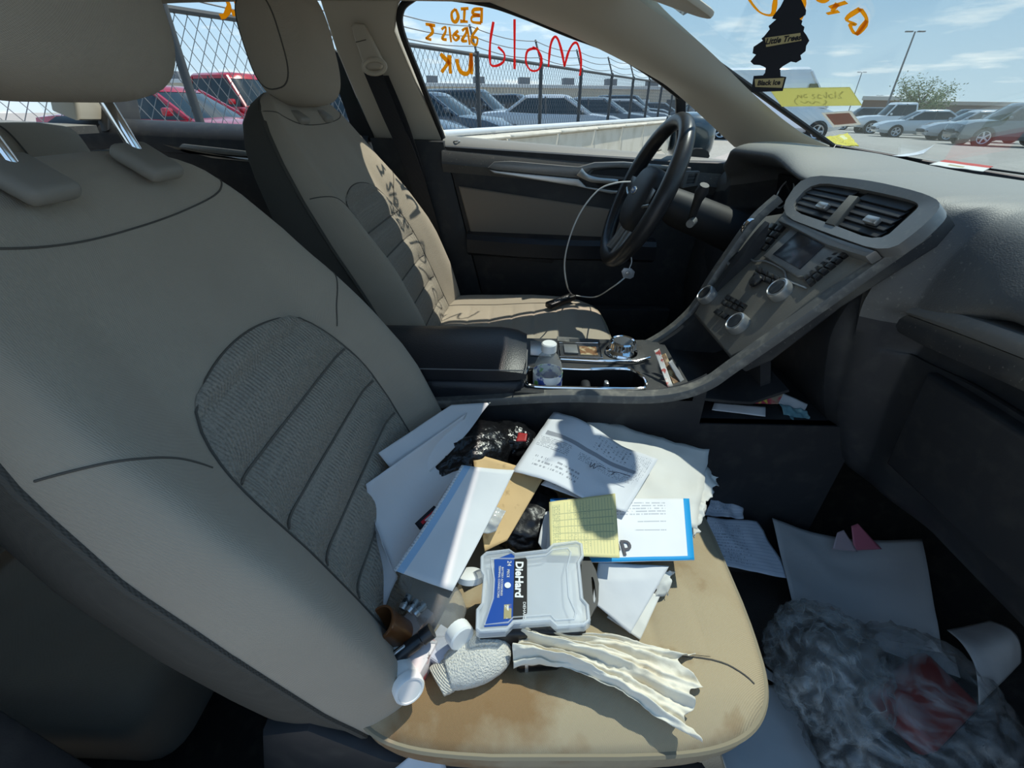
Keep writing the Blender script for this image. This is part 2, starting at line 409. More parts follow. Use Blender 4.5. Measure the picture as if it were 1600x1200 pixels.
def film_mat(name, col, lo, hi, sc, rough=.18):
    """thin plastic film: clear where it is stretched, milky along its wrinkles"""
    m = bpy.data.materials.new(name); m.use_nodes = True; nt = m.node_tree; L = nt.links.new; b = nt.nodes['Principled BSDF']; out = nt.nodes['Material Output']
    b.inputs['Base Color'].default_value = (*col, 1); b.inputs['Roughness'].default_value = rough; b.inputs['Specular IOR Level'].default_value = .8
    tc = nt.nodes.new('ShaderNodeTexCoord'); nz = nt.nodes.new('ShaderNodeTexNoise'); nz.inputs['Scale'].default_value = sc; nz.inputs['Detail'].default_value = 6; nz.inputs['Distortion'].default_value = 1.6
    L(tc.outputs['Object'], nz.inputs['Vector'])
    ab = nt.nodes.new('ShaderNodeMath'); ab.operation = 'SUBTRACT'; ab.inputs[1].default_value = .5; L(nz.outputs['Fac'], ab.inputs[0])
    a2 = nt.nodes.new('ShaderNodeMath'); a2.operation = 'ABSOLUTE'; L(ab.outputs[0], a2.inputs[0])
    mr = nt.nodes.new('ShaderNodeMapRange'); mr.inputs[1].default_value = 0; mr.inputs[2].default_value = .10; mr.inputs[3].default_value = hi; mr.inputs[4].default_value = lo; L(a2.outputs[0], mr.inputs[0])
    bp = nt.nodes.new('ShaderNodeBump'); bp.inputs['Strength'].default_value = 1.0; bp.inputs['Distance'].default_value = .012; L(a2.outputs[0], bp.inputs['Height']); L(bp.outputs[0], b.inputs['Normal'])
    tr = nt.nodes.new('ShaderNodeBsdfTransparent'); mx = nt.nodes.new('ShaderNodeMixShader'); L(mr.outputs[0], mx.inputs[0]); L(tr.outputs[0], mx.inputs[1]); L(b.outputs[0], mx.inputs[2]); L(mx.outputs[0], out.inputs[0])
    MAT[name] = m; return m
deck_pl = mat('deck_plastic', (.028, .029, .031), .45, layers=[(12, .45, .75, (.06, .056, .05)), (200, .64, .74, (.16, .145, .12))])
# ================================================================== the car's shell: floor, ceiling, doors, pillars, glass
# floor with toe board
def floor_fn(a, b):
    x = -1.3 + 2.45 * a; y = .12 + 1.46 * b
    z = .22 + max(0, x - .74) ** 1.15 * .95 + .012 * noise.noise(Vector((x * 4, y * 4, 0)))
    return (x, y, z)
struct(obj('floor', grid(floor_fn, 40, 24, .03), carpet), 'dark grey carpeted car floor')
# door sill step by the camera
struct(obj('trim_1', rbox(2.2, .10, .10, .02, 3, (-.05, .06, .27)), black_pl), 'black plastic sill plate under the open passenger door')
# ceiling (headliner) with coves
def ceil_fn(a, b):
    x = .26 - 2.0 * a; k = 2 * b - 1
    y = .84 + .60 * k + (0 if abs(k) < .97 else 0)
    z = 1.385 - .036 * abs(k) ** 3 - .035 * max(0, a - .35) ** 1.5 - .02 * (1 - a) ** 6
    x += -.05 * k * k * (1 - a)
    return (x, y, z)
struct(obj('ceiling', grid(ceil_fn, 24, 20, .02), headl), 'pale fabric headliner of the car')
# -------- side glass planes (leaning inwards)
GO = Vector((0, 1.60, 1.02)); GN = Vector((0, -.32, -.13)).normalized()
def g(u, v, off=0.0):
    return onplane(u, v, GO + GN * off, GN)
EX = -GN * .004
w1 = struct(obj('window_1', prism([g(u, v) for u, v in ((612, 45), (628, 0), (660, -18), (760, -4), (818, 18), (892, 48), (958, 74), (1022, 112), (1066, 140), (1064, 262), (860, 250), (690, 236))], EX), glass_side), 'side window of the driver door with orange and red handwriting')
w2 = struct(obj('window_2', prism([g(u, v) for u, v in ((-40, 30), (60, -60), (330, -130), (500, -110), (536, 80), (590, 232), (400, 225), (100, 215))], EX), glass_side), 'rear side window with orange handwriting')
w4 = struct(obj('window_4', prism([g(u, v) for u, v in ((1070, 150), (1080, 148), (1150, 212), (1160, 232), (1068, 262))], EX), glass_side), 'small fixed quarter window ahead of the driver window')
# handwriting in marker: strokes lie on the inside face of the pane they are traced on
def strokes(win, name, lst, m, w, pl=g, nrm=GN, n=6):
    for k, s in enumerate(lst):
        P = crom([pl(u, v, .0015) for u, v in s], n)
        wobj(name, ribbon(P, nrm, w), m, win)
strokes(w1, 'letter', [[(753, 12), (752, 36)], [(752, 14), (741, 15), (739, 21), (750, 24)], [(750, 24), (738, 26), (738, 34), (752, 36)],
                       [(732, 13), (720, 14)], [(726, 14), (725, 33)], [(731, 34), (719, 33)],
                       [(712, 14), (706, 20), (707, 31), (712, 34), (716, 26), (712, 14)]], orange_pen, .0044)
strokes(w1, 'digit', [[(747, 43), (738, 56), (737, 66), (744, 70), (746, 60), (739, 58)], [(730, 42), (734, 70)],
                      [(722, 48), (728, 44), (728, 52), (722, 63), (730, 64)], [(716, 48), (708, 56), (712, 63), (717, 58), (711, 54)],
                      [(702, 42), (705, 66)], [(690, 46), (696, 42), (696, 50), (691, 60), (698, 62)], [(680, 40), (668, 38), (665, 38)],
                      [(672, 38), (676, 50), (668, 58), (666, 60), (674, 62)]], orange_pen, .0038)
strokes(w1, 'letter', [[(736, 83), (737, 116)], [(736, 84), (735, 104), (730, 115), (720, 112), (715, 100), (714, 92)],
                       [(702, 86), (704, 115)], [(688, 84), (702, 98)], [(702, 96), (690, 113)]], orange_pen, .006)
strokes(w1, 'letter', [[(906, 118), (908, 95), (903, 70), (896, 68), (888, 82), (882, 104)], [(882, 104), (878, 82), (872, 62), (866, 58), (860, 72), (857, 104)],
                       [(836, 75), (824, 80), (822, 98), (830, 110), (842, 108), (846, 92), (840, 78), (832, 74)],
                       [(804, 30), (804, 108)], [(771, 34), (766, 66), (766, 98), (774, 103), (786, 97), (788, 84), (778, 73)]], red_pen, .0036)
strokes(w2, 'letter', [[(398, -8), (386, 4), (397, 10)], [(397, 10), (383, 16), (386, 30), (400, 34)], [(382, 6), (366, 4)], [(374, 5), (372, 22)], [(380, 22), (362, 20)],
                       [(352, -4), (358, 10), (352, 24), (344, 26)]], orange_pen, .007)
# -------- windshield
YC = .84
def ws(a, b, lift=0.0):
    """a 0 base .. 1 header, b 0 passenger .. 1 driver"""
    k = 2 * b - 1
    base = Vector((1.12 - .25 * k * k, YC + .63 * k, .985 + .045 * k * k)); top = Vector((.27 - .04 * k * k, YC + .545 * k, 1.375 - .035 * k * k))
    p = base.lerp(top, a); p.z += .03 * math.sin(PI * a) * (1 - k * k) + lift; p.x += .01 * math.sin(PI * a) * (1 - k * k)
    return p
w3 = struct(obj('window_3', grid(lambda a, b: ws(a, b), 16, 24, .005), glass_ws), 'dusty windshield with orange handwriting')
WO = ws(.35, .5); WNv = (ws(.6, .5) - ws(.3, .5)).cross(ws(.45, .7) - ws(.45, .3)).normalized()
if WNv.dot(CAM - WO) < 0: WNv = -WNv
def ws_hit(u, v, off=0.0):
    """where the view through that point meets the curved windshield"""
    d = ray(u, v); best = None; a, b = .5, .5
    lo = (1e9, None)
    for i in range(41):
        for j in range(61):
            p = ws(i / 40 * 1.1 - .05, j / 60); r = p - CAM; e = (r - d * (r.dot(d) / d.dot(d))).length
            if e < lo[0]: lo = (e, i / 40 * 1.1 - .05, j / 60)
    a, b = lo[1], lo[2]; st = .0125
    for it in range(30):
        for da, db in ((st, 0), (-st, 0), (0, st), (0, -st)):
            p = ws(a + da, b + db); r = p - CAM; e = (r - d * (r.dot(d) / d.dot(d))).length
            if e < lo[0]: lo = (e, a + da, b + db); a += da; b += db
        st *= .8
    p = ws(a, b)
    return p + (CAM - p).normalized() * (.006 + off)
strokes(w3, 'letter', [[(1165, -8), (1185, 18), (1205, 24), (1210, 10), (1212, -10)], [(1252, -20), (1256, 6), (1252, 26), (1248, 34)],
                       [(1268, -12), (1280, 2), (1292, 0), (1302, -12)], [(1296, 12), (1322, 4)], [(1308, 6), (1300, 18)], [(1292, 22), (1310, 18)],
                       [(1344, 14), (1322, 30), (1336, 38), (1328, 40), (1338, 54), (1354, 34), (1344, 14)], [(1354, 32), (1338, 54)]], orange_pen, .005, ws_hit, -WNv, 4)
# frit band along the windshield's edge
ed = [ws(a, 1.0) for a in [k / 12 for k in range(13)]]
struct(obj('trim_2', tube([p + Vector((-.003, -.004, -.004)) for p in ed], .007, 8), rubber), 'black rubber edge of the windshield along the pillar')
struct(obj('trim_3', tube([ws(-.015, k / 24) + Vector((0, 0, -.004)) for k in range(25)], .009, 8), rubber), 'black cowl seal along the windshield base')
# -------- A pillar trim: a rounded strip between windshield edge and side window
E1 = crom([at(1000, -30, y=1.37), at(1036, 13, y=1.385), at(1112, 84, y=1.41), at(1180, 151, y=1.43), at(1247, 203, y=1.45), at(1295, 226, y=1.46)], 6)
E2 = crom([at(640, -50, y=1.44), at(753, -4, y=1.46), at(887, 46, y=1.47), at(1017, 111, y=1.49), at(1068, 148, y=1.52), at(1150, 225, y=1.56)], 6)
def apil(a, b):
    i = a * (len(E1) - 1); i0 = min(int(i), len(E1) - 2); f = i - i0
    p = E1[i0].lerp(E1[i0 + 1], f).lerp(E2[i0].lerp(E2[i0 + 1], f), b)
    return p + Vector((-.35, -1, -.15)).normalized() * .022 * math.sin(PI * b) ** .8
struct(obj('trim_4', grid(apil, 30, 12, .01), beige), 'beige front roof pillar trim beside the windshield')
# seam of the pillar trim and the headliner edge
struct(obj('trim_5', tube([apil(.42, b / 10) for b in range(11)], .0012, 6), seam))
# roof rail between pillar and ceiling
def rail(a, b):
    p = E1[0].lerp(Vector((-1.6, 1.36, 1.31)), a); q = E2[0].lerp(Vector((-1.6, 1.44, 1.28)), a)
    r = p.lerp(q, b); return r + Vector((0, -.3, -1)).normalized() * -.01 * math.sin(PI * b)
struct(obj('trim_6', grid(rail, 12, 4, .01), headl))
# -------- B pillar
bp_up = [g(u, v, .02) for u, v in ((470, -90), (525, 80), (585, 218), (694, 221), (650, 130), (616, 50), (621, 8), (640, -14), (690, -70))]
struct(obj('trim_7', prism(bp_up, GN * -.05, .008, 3), beige), 'beige upper pillar trim behind the driver window')
bl = [at(u, v, y=1.53) for u, v in ((577, 216), (693, 221), (755, 470), (770, 560), (640, 560), (600, 300))]
struct(obj('trim_8', prism(bl, (0, .06, 0), .008, 2), black_pl), 'black lower pillar trim behind the driver door')
struct(obj('trim_9', tube(crom([g(u, v, .012) for u, v in ((700, 240), (688, 205), (655, 120), (628, 50), (626, 18), (640, 0), (668, -8), (755, 3), (815, 22), (888, 52), (955, 78), (1018, 116), (1062, 150))], 6), .009, 8, flat=(1, 1)), rubber), 'black rubber door seal around the driver window')
struct(obj('trim_10', prism([g(u, v, .01) for u, v in ((1056, 150), (1072, 154), (1072, 250), (1058, 250))], GN * -.02, .003), black_pl), 'black divider bar of the driver window')
struct(obj('trim_11', prism([at(u, v, y=1.56) for u, v in ((500, 60), (528, 82), (586, 222), (556, 222))], (0, .02, 0), .003), rubber))
# -------- driver door inner panel
d1 = empty('door_1', (0.2, 1.52, .3)); struct(d1, 'driver door inside with grey panel, fabric inset and silver strip')
W = lambda name, vf, m, **k: wobj(name, vf, m, d1, **k)
W('door_panel', prism([(-.262, 1.53, 1.02), (-.165, 1.53, .55), (-.14, 1.53, .28), (.85, 1.53, .28), (.85, 1.53, .97), (.46, 1.53, .98)], (0, .07, 0), .01), black_pl)
sill = []
for k in range(25):
    x = -.27 + 1.1 * k / 24; z = 1.032 - .055 * (x + .27) / .74
    sill.append([(x, 1.615, z + .012), (x, 1.585, z + .010), (x, 1.55, z - .004), (x, 1.525, z - .028), (x, 1.515, z - .06), (x, 1.53, z - .085), (x, 1.60, z - .085)])
W('window_sill', loft(sill), dash_pl)
tr = [at(u, v, y=1.512) for u, v in ((762, 262), (772, 253), (800, 252), (880, 259), (905, 261), (930, 254), (975, 253), (1080, 262), (1080, 268), (960, 262), (925, 264), (910, 276), (905, 279), (775, 266))]
W('trim_strip', prism(tr, (0, .02, 0), .003), grey_pl)
tr = [at(u, v, y=1.510) for u, v in ((764, 265), (776, 267), (904, 280), (916, 292), (960, 298), (1010, 296), (1010, 300), (955, 303), (900, 291), (772, 271))]
W('trim_strip', prism(tr, (0, .02, 0), .002), silver)
W('handle_recess', prism([at(u, v, y=1.517) for u, v in ((912, 278), (928, 266), (985, 262), (1005, 275), (1000, 296), (940, 292))], (0, .015, 0), .003), mat('recess_black', (.008, .008, .009), .6))
hp = crom([at(u, v, y=1.505) for u, v in ((905, 268), (915, 276), (930, 281), (965, 284))], 5)
dh = W('door_handle', tube(hp, [.013, .013, .012, .011, .010, .0095, .009, .009, .009, .009, .0085, .008, .008, .008, .008, .007][:len(hp)], 10, flat=(.6, 1)), silver)
ins = [at(u, v, y=1.520) for u, v in ((716, 291), (735, 362), (740, 364), (925, 376), (975, 378), (985, 332), (945, 326))]
W('fabric_inset', prism(ins, (0, .012, 0), .006, 3), mat('door_fabric', (.25, .21, .172), .95, bump=[('weave', 1800, .5, .0008)], spec=.1))
arm = []
for k in range(17):
    t = k / 16; x = -.20 + .62 * t; zt = .765 - .02 * t; dpt = .055 + .03 * math.sin(PI * min(1, t * 1.2))
    arm.append([(x, 1.53, zt + .004), (x, 1.53 - dpt * .8, zt + .002), (x, 1.53 - dpt, zt - .012), (x, 1.53 - dpt * .95, zt - .055), (x, 1.53 - dpt * .5, zt - .07), (x, 1.53, zt - .075)])
W('armrest', loft(arm), leather)
W('lower_panel', prism([at(u, v, y=1.508) for u, v in ((744, 378), (868, 392), (872, 400), (862, 412), (750, 398))], (0, .02, 0), .003), black_pl)
W('map_pocket', prism([(-.13, 1.47, .52), (.5, 1.46, .52), (.5, 1.46, .36), (-.10, 1.47, .36)], (0, .05, 0), .008), black_pl)
W('lock_ring', tube([at(714, 224, y=1.56) + Vector((.009 * math.cos(a), .009 * math.sin(a), .006)) for a in [2 * PI * k / 14 for k in range(14)]], .0022, 6, closed=True), silver)
# -------- rear door
d2 = empty('door_2', (-.95, 1.52, .3)); struct(d2, 'rear door inside with dark panel and silver strip')
W2 = lambda name, vf, m, **k: wobj(name, vf, m, d2, **k)
W2('door_panel', prism([(-.60, 1.54, 1.02), (-.60, 1.54, .28), (-1.25, 1.54, .28), (-1.5, 1.54, .6), (-1.5, 1.54, 1.06)], (0, .06, 0), .01), black_pl)
sill = []
for k in range(17):
    x = -.50 - 1.0 * k / 16; z = 1.045 + .04 * k / 16
    sill.append([(x, 1.615, z + .012), (x, 1.585, z + .010), (x, 1.55, z - .004), (x, 1.53, z - .028), (x, 1.525, z - .07), (x, 1.60, z - .085)])
W2('window_sill', loft(sill), black_pl)
W2('trim_strip', prism([at(u, v, y=1.515) for u, v in ((278, 231), (284, 225), (400, 238), (400, 246), (290, 236))], (0, .02, 0), .002), grey_pl)
W2('trim_strip', prism([at(u, v, y=1.513) for u, v in ((278, 233), (292, 238), (400, 248), (400, 254), (330, 247))], (0, .02, 0), .002), silver)
# -------- C pillar, rear glass, shelf
cp = [at(u, v, x=-1.33) for u, v in ((92, 90), (180, 90), (172, 190), (124, 190), (118, 160))]
struct(obj('trim_12', prism(cp, (-.10, .03, .03), .012, 3), beige), 'beige rear pillar trim beside the rear window')
struct(obj('trim_13', prism([at(u, v, x=-1.30) for u, v in ((168, 150), (215, 150), (225, 205), (168, 205))], (-.05, .02, 0), .008), black_pl))
struct(obj('trim_14', grid(lambda a, b: (-1.28 - .42 * a, .25 + 1.22 * b, 1.055 + .02 * a), 4, 4, .02), dash_pl), 'dark rear parcel shelf')
struct(obj('window_5', grid(lambda a, b: (-1.75 + .55 * a, .25 + 1.2 * b, 1.07 + .26 * a + .03 * math.sin(PI * a)), 8, 10, .004), glass_side), 'sloping rear window')
# outside skin: hood, roof, driver mirror
slate = mat('slate_paint', (.06, .085, .10), .25, metal=.3, coat=1.0)
struct(obj('wall_front', grid(lambda a, b: (1.14 + 1.05 * a - .2 * (2 * b - 1) ** 2 * (1 - a), .84 + .78 * (2 * b - 1), .955 - .14 * a ** 1.6 - .04 * abs(2 * b - 1) ** 3), 14, 14, .02), slate), 'slate painted car hood beyond the windshield')
struct(obj('wall_top', grid(lambda a, b: (.28 - 2.0 * a - .05 * (2 * b - 1) ** 2 * (1 - a), .84 + .62 * (2 * b - 1), 1.445 - .055 * abs(2 * b - 1) ** 3 - .05 * max(0, a - .4) - .02 * (1 - a) ** 5), 14, 12, .02), slate), 'slate painted car roof')
dm = thing('door_mirror', 'dark wing mirror seen through the driver window beyond the steering wheel', 'mirror', (.55, 1.78, .98))
hm = Matrix.Translation((.56, 1.80, 1.035)) @ RZ(math.radians(-8))
def sup(rx, ry, rz, e=.55):
    V, F = ellipsoid(1, 1, 1, 24, 14)
    s = lambda q: math.copysign(abs(q) ** e, q)
    return [Vector((rx * s(v.x), ry * s(v.y), rz * s(v.z))) for v in V], F
wobj('mirror_housing', ([hm @ v for v in sup(.075, .115, .072)[0]], sup(.075, .115, .072)[1]), slate, dm)
gm = hm @ T(-.074, 0, .003)
rr = rrect(.19, .115, .035)
wobj('mirror_glass', prism([gm @ Vector((0, p[0], p[1])) for p in rr], gm.to_3x3() @ Vector((-.004, 0, 0)), .001), mat('mirror_silver', (.8, .82, .83), .02, metal=1.0), dm)
wobj('mirror_arm', tube([(.55, 1.64, .985), (.56, 1.70, .985), (.56, 1.75, .995)], .028, 10, flat=(1.3, .8)), black_pl, dm)
# interior mirror (above the frame) and its mount
rm = thing('rear_view_mirror', 'black rear view mirror hanging at the top centre of the windshield', 'mirror', (.46, .84, 1.25))
mm = T(.43, .81, 1.292) @ RZ(math.radians(12)) @ RY(math.radians(-6))
V_, F_ = sup(.02, .132, .033, .6)
wobj('mirror_housing', ([mm @ v for v in V_], F_), black_pl, rm)
wobj('mirror_glass', prism([mm @ Vector((-.0205, p[0], p[1])) for p in rrect(.23, .056, .02)], mm.to_3x3() @ Vector((-.002, 0, 0))), MAT['mirror_silver'], rm)
wobj('mirror_mount', tube([(.44, .82, 1.295), (.45, .83, 1.30), (.465, .84, 1.30)], .013, 8), black_pl, rm)
V_, F_ = sup(.055, .05, .02, .6)
wobj('sensor_cover', ([T(.465, .84, 1.298) @ RY(math.radians(25)) @ v for v in V_], F_), black_pl, rm)
# sun visor (driver side), its near end shows at the top of the picture
sv = thing('sun_visor', 'beige sun visor with a white warning label at the top edge', 'sun visor', (.28, 1.12, 1.34))
vm = frame(at(1085, 4, y=1.05), (at(985, -35, y=1.22) - at(1090, 0, y=1.05)), za=(.3, 0, 1))
wobj('visor_body', ([vm @ Vector((v.x + .11, v.y, v.z)) for v in sup(.125, .075, .010, .5)[0]], sup(1, 1, 1)[1]), beige, sv)
lab = prism([at(u, v, y=1.24) for u, v in ((1040, 3), (1085, -2), (1082, 16), (1068, 24))], (0, .002, 0))
wobj('warning_label', lab, mat('label_white', (.75, .74, .66), .6, layers=[(160, .5, .56, (.3, .3, .28))]), sv)

# -------- the near side of the car behind the open door: pillar, rear door, glass (mirrored about the centre line)
def mirr(o, name, lab=None, par=None):
    me = o.data.copy()
    base = Vector((0, 0, 0)); q = o.parent
    while q is not None: base += q.location; q = q.parent
    pb = Vector((0, 0, 0)) if par is None else par.location
    for v in me.vertices: v.co = Vector((v.co.x + base.x, 2 * YC - (v.co.y + base.y), v.co.z + base.z)) - pb
    me.flip_normals(); n = bpy.data.objects.new(name, me); C.objects.link(n); n.parent = par
    if par is None: struct(n, lab)
    return n
mirr(bpy.data.objects['trim_7'], 'trim_15', 'beige upper pillar trim behind the passenger door opening')
struct(obj('trim_16', prism([(-.62, .08, 1.03), (-.42, .08, 1.03), (-.36, .08, .55), (-.33, .08, .30), (-.62, .08, .30)], (0, .06, 0), .01), black_pl), 'black lower pillar trim behind the passenger door opening')
mirr(w2, 'window_6', 'rear side window on the passenger side')
mirr(bpy.data.objects['trim_6'], 'trim_17'); mirr(bpy.data.objects['trim_12'], 'trim_18')
d3 = empty('door_3', (-.95, .16, .3)); struct(d3, 'closed rear door on the passenger side')
for ch in list(d2.children): mirr(ch, ch.name.split('.')[0], None, d3)

# the passenger door stands open beside the camera, hinged at the dashboard
d4 = empty('door_4', (.93, .07, .3)); struct(d4, 'open passenger door swung out beside the camera')
dmx = T(.93, .04, 0) @ RZ(math.radians(-112))
def W4(name, vf, m): return wobj(name, ([dmx @ Vector(v) for v in vf[0]], vf[1]), m, d4)
W4('door_panel', rbox(1.12, .10, .72, .03, 3, (.56, 0, .66)), black_pl)
W4('window_sill', rbox(1.12, .12, .05, .02, 3, (.56, 0, 1.02)), dash_pl)
W4('window_frame', tube([(.12, 0, 1.02), (.62, .05, 1.32), (1.0, .07, 1.38), (1.10, .02, 1.03)], .016, 8), rubber)
W4('armrest', rbox(.60, .07, .07, .02, 3, (.62, .08, .75)), leather)
mirr(bpy.data.objects['trim_4'], 'trim_19', 'beige front roof pillar trim on the passenger side')
mirr(bpy.data.objects['trim_2'], 'trim_20')
struct(obj('trim_21', tube(crom([(.26, .295, 1.375), (0, .235, 1.385), (-.45, .215, 1.385), (-1.0, .225, 1.36), (-1.7, .26, 1.31)], 6), .03, 10, flat=(1.0, 1.3)), rubber), 'black rubber seal along the roof edge above the open door')
# ================================================================== seats
SA = math.radians(23); SO = Vector((-.185, 0, .5)); SU = Vector((-math.sin(SA), 0, math.cos(SA))); SN = Vector((math.cos(SA), 0, math.sin(SA)))
def interp(tab, t):
    if t <= tab[0][0]: return tab[0][1]
    for (a, p), (b, q) in zip(tab, tab[1:]):
        if t <= b:
            f = (t - a) / (b - a); return p + (q - p) * f
    return tab[-1][1]
WT = [(-.14, .225), (-.05, .242), (.05, .255), (.2, .264), (.32, .264), (.42, .252), (.50, .232), (.56, .207), (.60, .178), (.625, .145), (.64, .10), (.646, .05)]
BT = [(-.14, .025), (-.05, .045), (.1, .06), (.25, .058), (.36, .042), (.46, .02), (.56, .006), (.646, 0)]
D0 = [(-.14, -.01), (0, .004), (.2, .014), (.4, .004), (.5, -.002), (.57, -.006), (.61, -.013), (.635, -.025), (.646, -.038)]
DB = [(-.14, -.10), (.1, -.125), (.4, -.12), (.55, -.105), (.6, -.09), (.63, -.07), (.646, -.050)]
CP = [(0, 'f', 0), (.3, 'f', 0), (.52, 'f', .06), (.66, 'f', .5), (.80, 'f', .95), (.90, 'f', .95), (.975, 'f', .45), (1.0, 'm', .72), (.985, 'm', .35), (.93, 'm', .08), (.72, 'm', 0), (.35, 'm', 0), (0, 'm', 0)]
def section(t, n=6):
    w, b, d0, db = interp(WT, t), interp(BT, t), interp(D0, t), interp(DB, t)
    P = []
    for s, k, h in CP:
        d = d0 + b * h - (.012 if k == 'f' and s > .95 else 0) if k == 'f' else db + (d0 - db) * h
        P.append(Vector((s * w, d, 0)))
    return crom(P, n)
_tc = {}
def front(s, t, off=0.0):
    """point of the seat back's front face, s across, t up the back (seat space)"""
    key = round(t, 4)
    if key not in _tc: _tc[key] = section(t)
    c = _tc[key]; a = abs(s); best = c[0]
    for p, q in zip(c, c[1:44]):
        if q.x >= a:
            f = (a - p.x) / max(q.x - p.x, 1e-6); best = p.lerp(q, max(0, min(1, f))); break
    else: best = max(c, key=lambda v: v.x)
    return SO + SU * t + SN * (best.y + off) + Vector((0, math.copysign(best.x, s), 0))
def side(t, qi, sg, off=0.0):
    c = section(t); p = c[qi]
    return SO + SU * t + SN * p.y + Vector((0, sg * (p.x + off), 0))
def make_seat():
    root = empty('car_seat', (0, .47, 0))
    # ---- seat back shell
    m = M(); ts = [-.14 + .64 * k / 26 for k in range(27)] + [.52, .54, .56, .575, .59, .60, .61, .62, .628, .635, .64, .6435, .646]
    rings = []
    for t in ts:
        h = section(t); half = [SO + SU * t + SN * p.y + Vector((0, p.x, 0)) for p in h]
        oth = [SO + SU * t + SN * p.y + Vector((0, -p.x, 0)) for p in h[1:-1]]
        rings.append(half + oth[::-1])
    vf = loft(rings); m.add(vf)
    n = len(rings[0]); NS = len(section(.1)); QS = 40
    m.MI = []
    for f in m.F:
        ks = [i % n for i in f]; k = sum(ks) / len(ks) if max(ks) - min(ks) < n / 2 else 0
        kk = k if k < NS else n - k
        m.MI.append(1 if kk > QS and kk < NS + 5 else 0)
    back = m.build('backrest', [fabric, side_fabric], root, sharp=60)
    # ---- piping down both sides of the back
    for sg in (-1, 1):
        P = [side(-.12 + .70 * k / 40, QS, sg, .001) for k in range(41)]
        obj('piping', tube(P, .0038, 6), side_fabric, back)
    # ---- seams
    def seamline(pts, r=.0011, nn=8, name='seam'):
        obj(name, tube([front(p.x, p.y, .0003) for p in crom([Vector((a, b, 0)) for a, b in pts], nn)], r, 6), seam, back)
    seamline([(-.185, .625), (-.178, .60), (-.15, .578), (-.08, .563), (0, .560), (.08, .563), (.15, .572), (.178, .595), (.185, .625)])
    for sg in (-1, 1):
        seamline([(sg * .247, .425), (sg * .22, .405), (sg * .185, .375), (sg * .162, .345)])

    # ---- ribbed inset: a cushion of channels a little proud of the back
    def ihw(a): return (.150 + .012 * a) * (.50 + .50 * math.sqrt(max(0, 1 - max(0, (a - .70) / .30) ** 2)))
    def ins(a, b):
        k = 2 * b - 1; t = -.11 + .515 * a + .012 * a * (1 - k * k)
        puff = abs(math.sin(PI * (t + .11) / .070)) ** .8
        edge = min(1, (1 - abs(k)) / .06) * min(1, (1 - a) / .04)
        return front(k * ihw(a), t, .001 + .008 * puff * edge)
    obj('ribbed_inset', grid(ins, 96, 26), insert_fabric, back, sharp=0)
    bd = [ins(i / 30, 0) for i in range(31)] + [ins(1, i / 16) for i in range(1, 16)] + [ins(i / 30, 1) for i in range(30, -1, -1)]
    obj('seam', tube(bd, .0014, 6), seam, back)
    for g_ in range(1, 7):
        t = -.11 + .070 * g_; L_ = []
        for i in range(25):
            k = -.97 + 1.94 * i / 24; a = (t + .11) / (.515 + .012 * (1 - k * k)); L_.append(front(k * ihw(a), t, .0026))
        obj('rib_seam', tube(L_, .0020, 5), mat('rib_thread', (.13, .115, .095), .9), back)
    # ---- headrest with posts and sleeves
    hc = Vector((-.425, 0, 1.232)); ht = math.radians(10)
    hm = Matrix.Translation(hc) @ RY(-ht)
    s = lambda q, e: math.copysign(abs(q) ** e, q)
    V, F = ellipsoid(1, 1, 1, 40, 24); out = []
    for v in V:
        p = Vector((.058 * s(v.x, .72), .142 * s(v.y, .55), .108 * s(v.z, .62)))
        p.x += .016 * (p.z + .1) / .2 - .02 * (p.y / .14) ** 2
        out.append(hm @ p)
    hr = obj('headrest', (out, F), fabric, root, sharp=0)
    for sg in (-1, 1):
        ring = []
        for k in range(40):
            a = 2 * PI * k / 40; p = Vector((.0, .142 * .90, 0)); y = .128; zz = .1 * s(math.sin(a), .8); xx = .050 * s(math.cos(a), .8)
            rr = max(0, 1 - abs(y / .142) ** (2 / .55)) ** .5
            ring.append(hm @ Vector((.058 * s(math.cos(a), .72) * (rr ** .72) + .016 * (.108 * s(math.sin(a), .62) * rr ** .62 + .1) / .2 - .02 * (y / .14) ** 2, sg * y, .108 * s(math.sin(a), .62) * rr ** .62)))
        obj('seam', tube(ring, .0014, 6, closed=True), seam, hr)
        b = Vector((-.434, sg * .07, 1.068)); t2 = b + Vector((-.028, 0, .11))
        obj('headrest_post', tube([b, b.lerp(t2, .5), t2], .0065, 12), chrome, root)
        gm = frame(Vector((-.428, sg * .07, 1.068)), (.82, 0, -.57), ya=(0, 1, 0))
        obj('post_sleeve', ([gm @ v for v in rbox(.052, .050, .018, .008, 4)[0]], rbox(.052, .050, .018, .008, 4)[1]), mat('sleeve_plastic', (.27, .245, .205), .6), root)
    # ---- seat cushion
    def outl(th):
        c, s_ = math.cos(th), math.sin(th); e = .38
        x = math.copysign(abs(c) ** e, c); y = math.copysign(abs(s_) ** (.42), s_)
        xx = .045 + .275 * x; yy = .265 * y * (1 - .06 * max(0, x))
        if x > 0: xx += .015 * (1 - (yy / .265) ** 2)
        return xx, yy
    NTH = 96; rings = []
    TH = [2 * PI * (k + .5) / NTH for k in range(NTH)]
    def ztop(x, y, r):
        bol = .022 * max(0, min(1, (abs(y) - .13) / .07)) * (1 - .6 * max(0, min(1, (x - .1) / .2)))
        return .500 + bol - .030 * r ** 7 + .010 * max(0, min(1, (x + .0) / .25)) - .012 * math.exp(-((x + .05) / .12) ** 2 - (y / .12) ** 2)
    for r in (.0, .12, .24, .36, .48, .58, .66, .74, .80, .86, .90, .94, .97, 1.0):
        rr = max(r, .004); rings.append([Vector((.03 + (outl(a)[0] - .03) * rr, outl(a)[1] * rr, ztop(.03 + (outl(a)[0] - .03) * rr, outl(a)[1] * rr, r))) for a in TH])
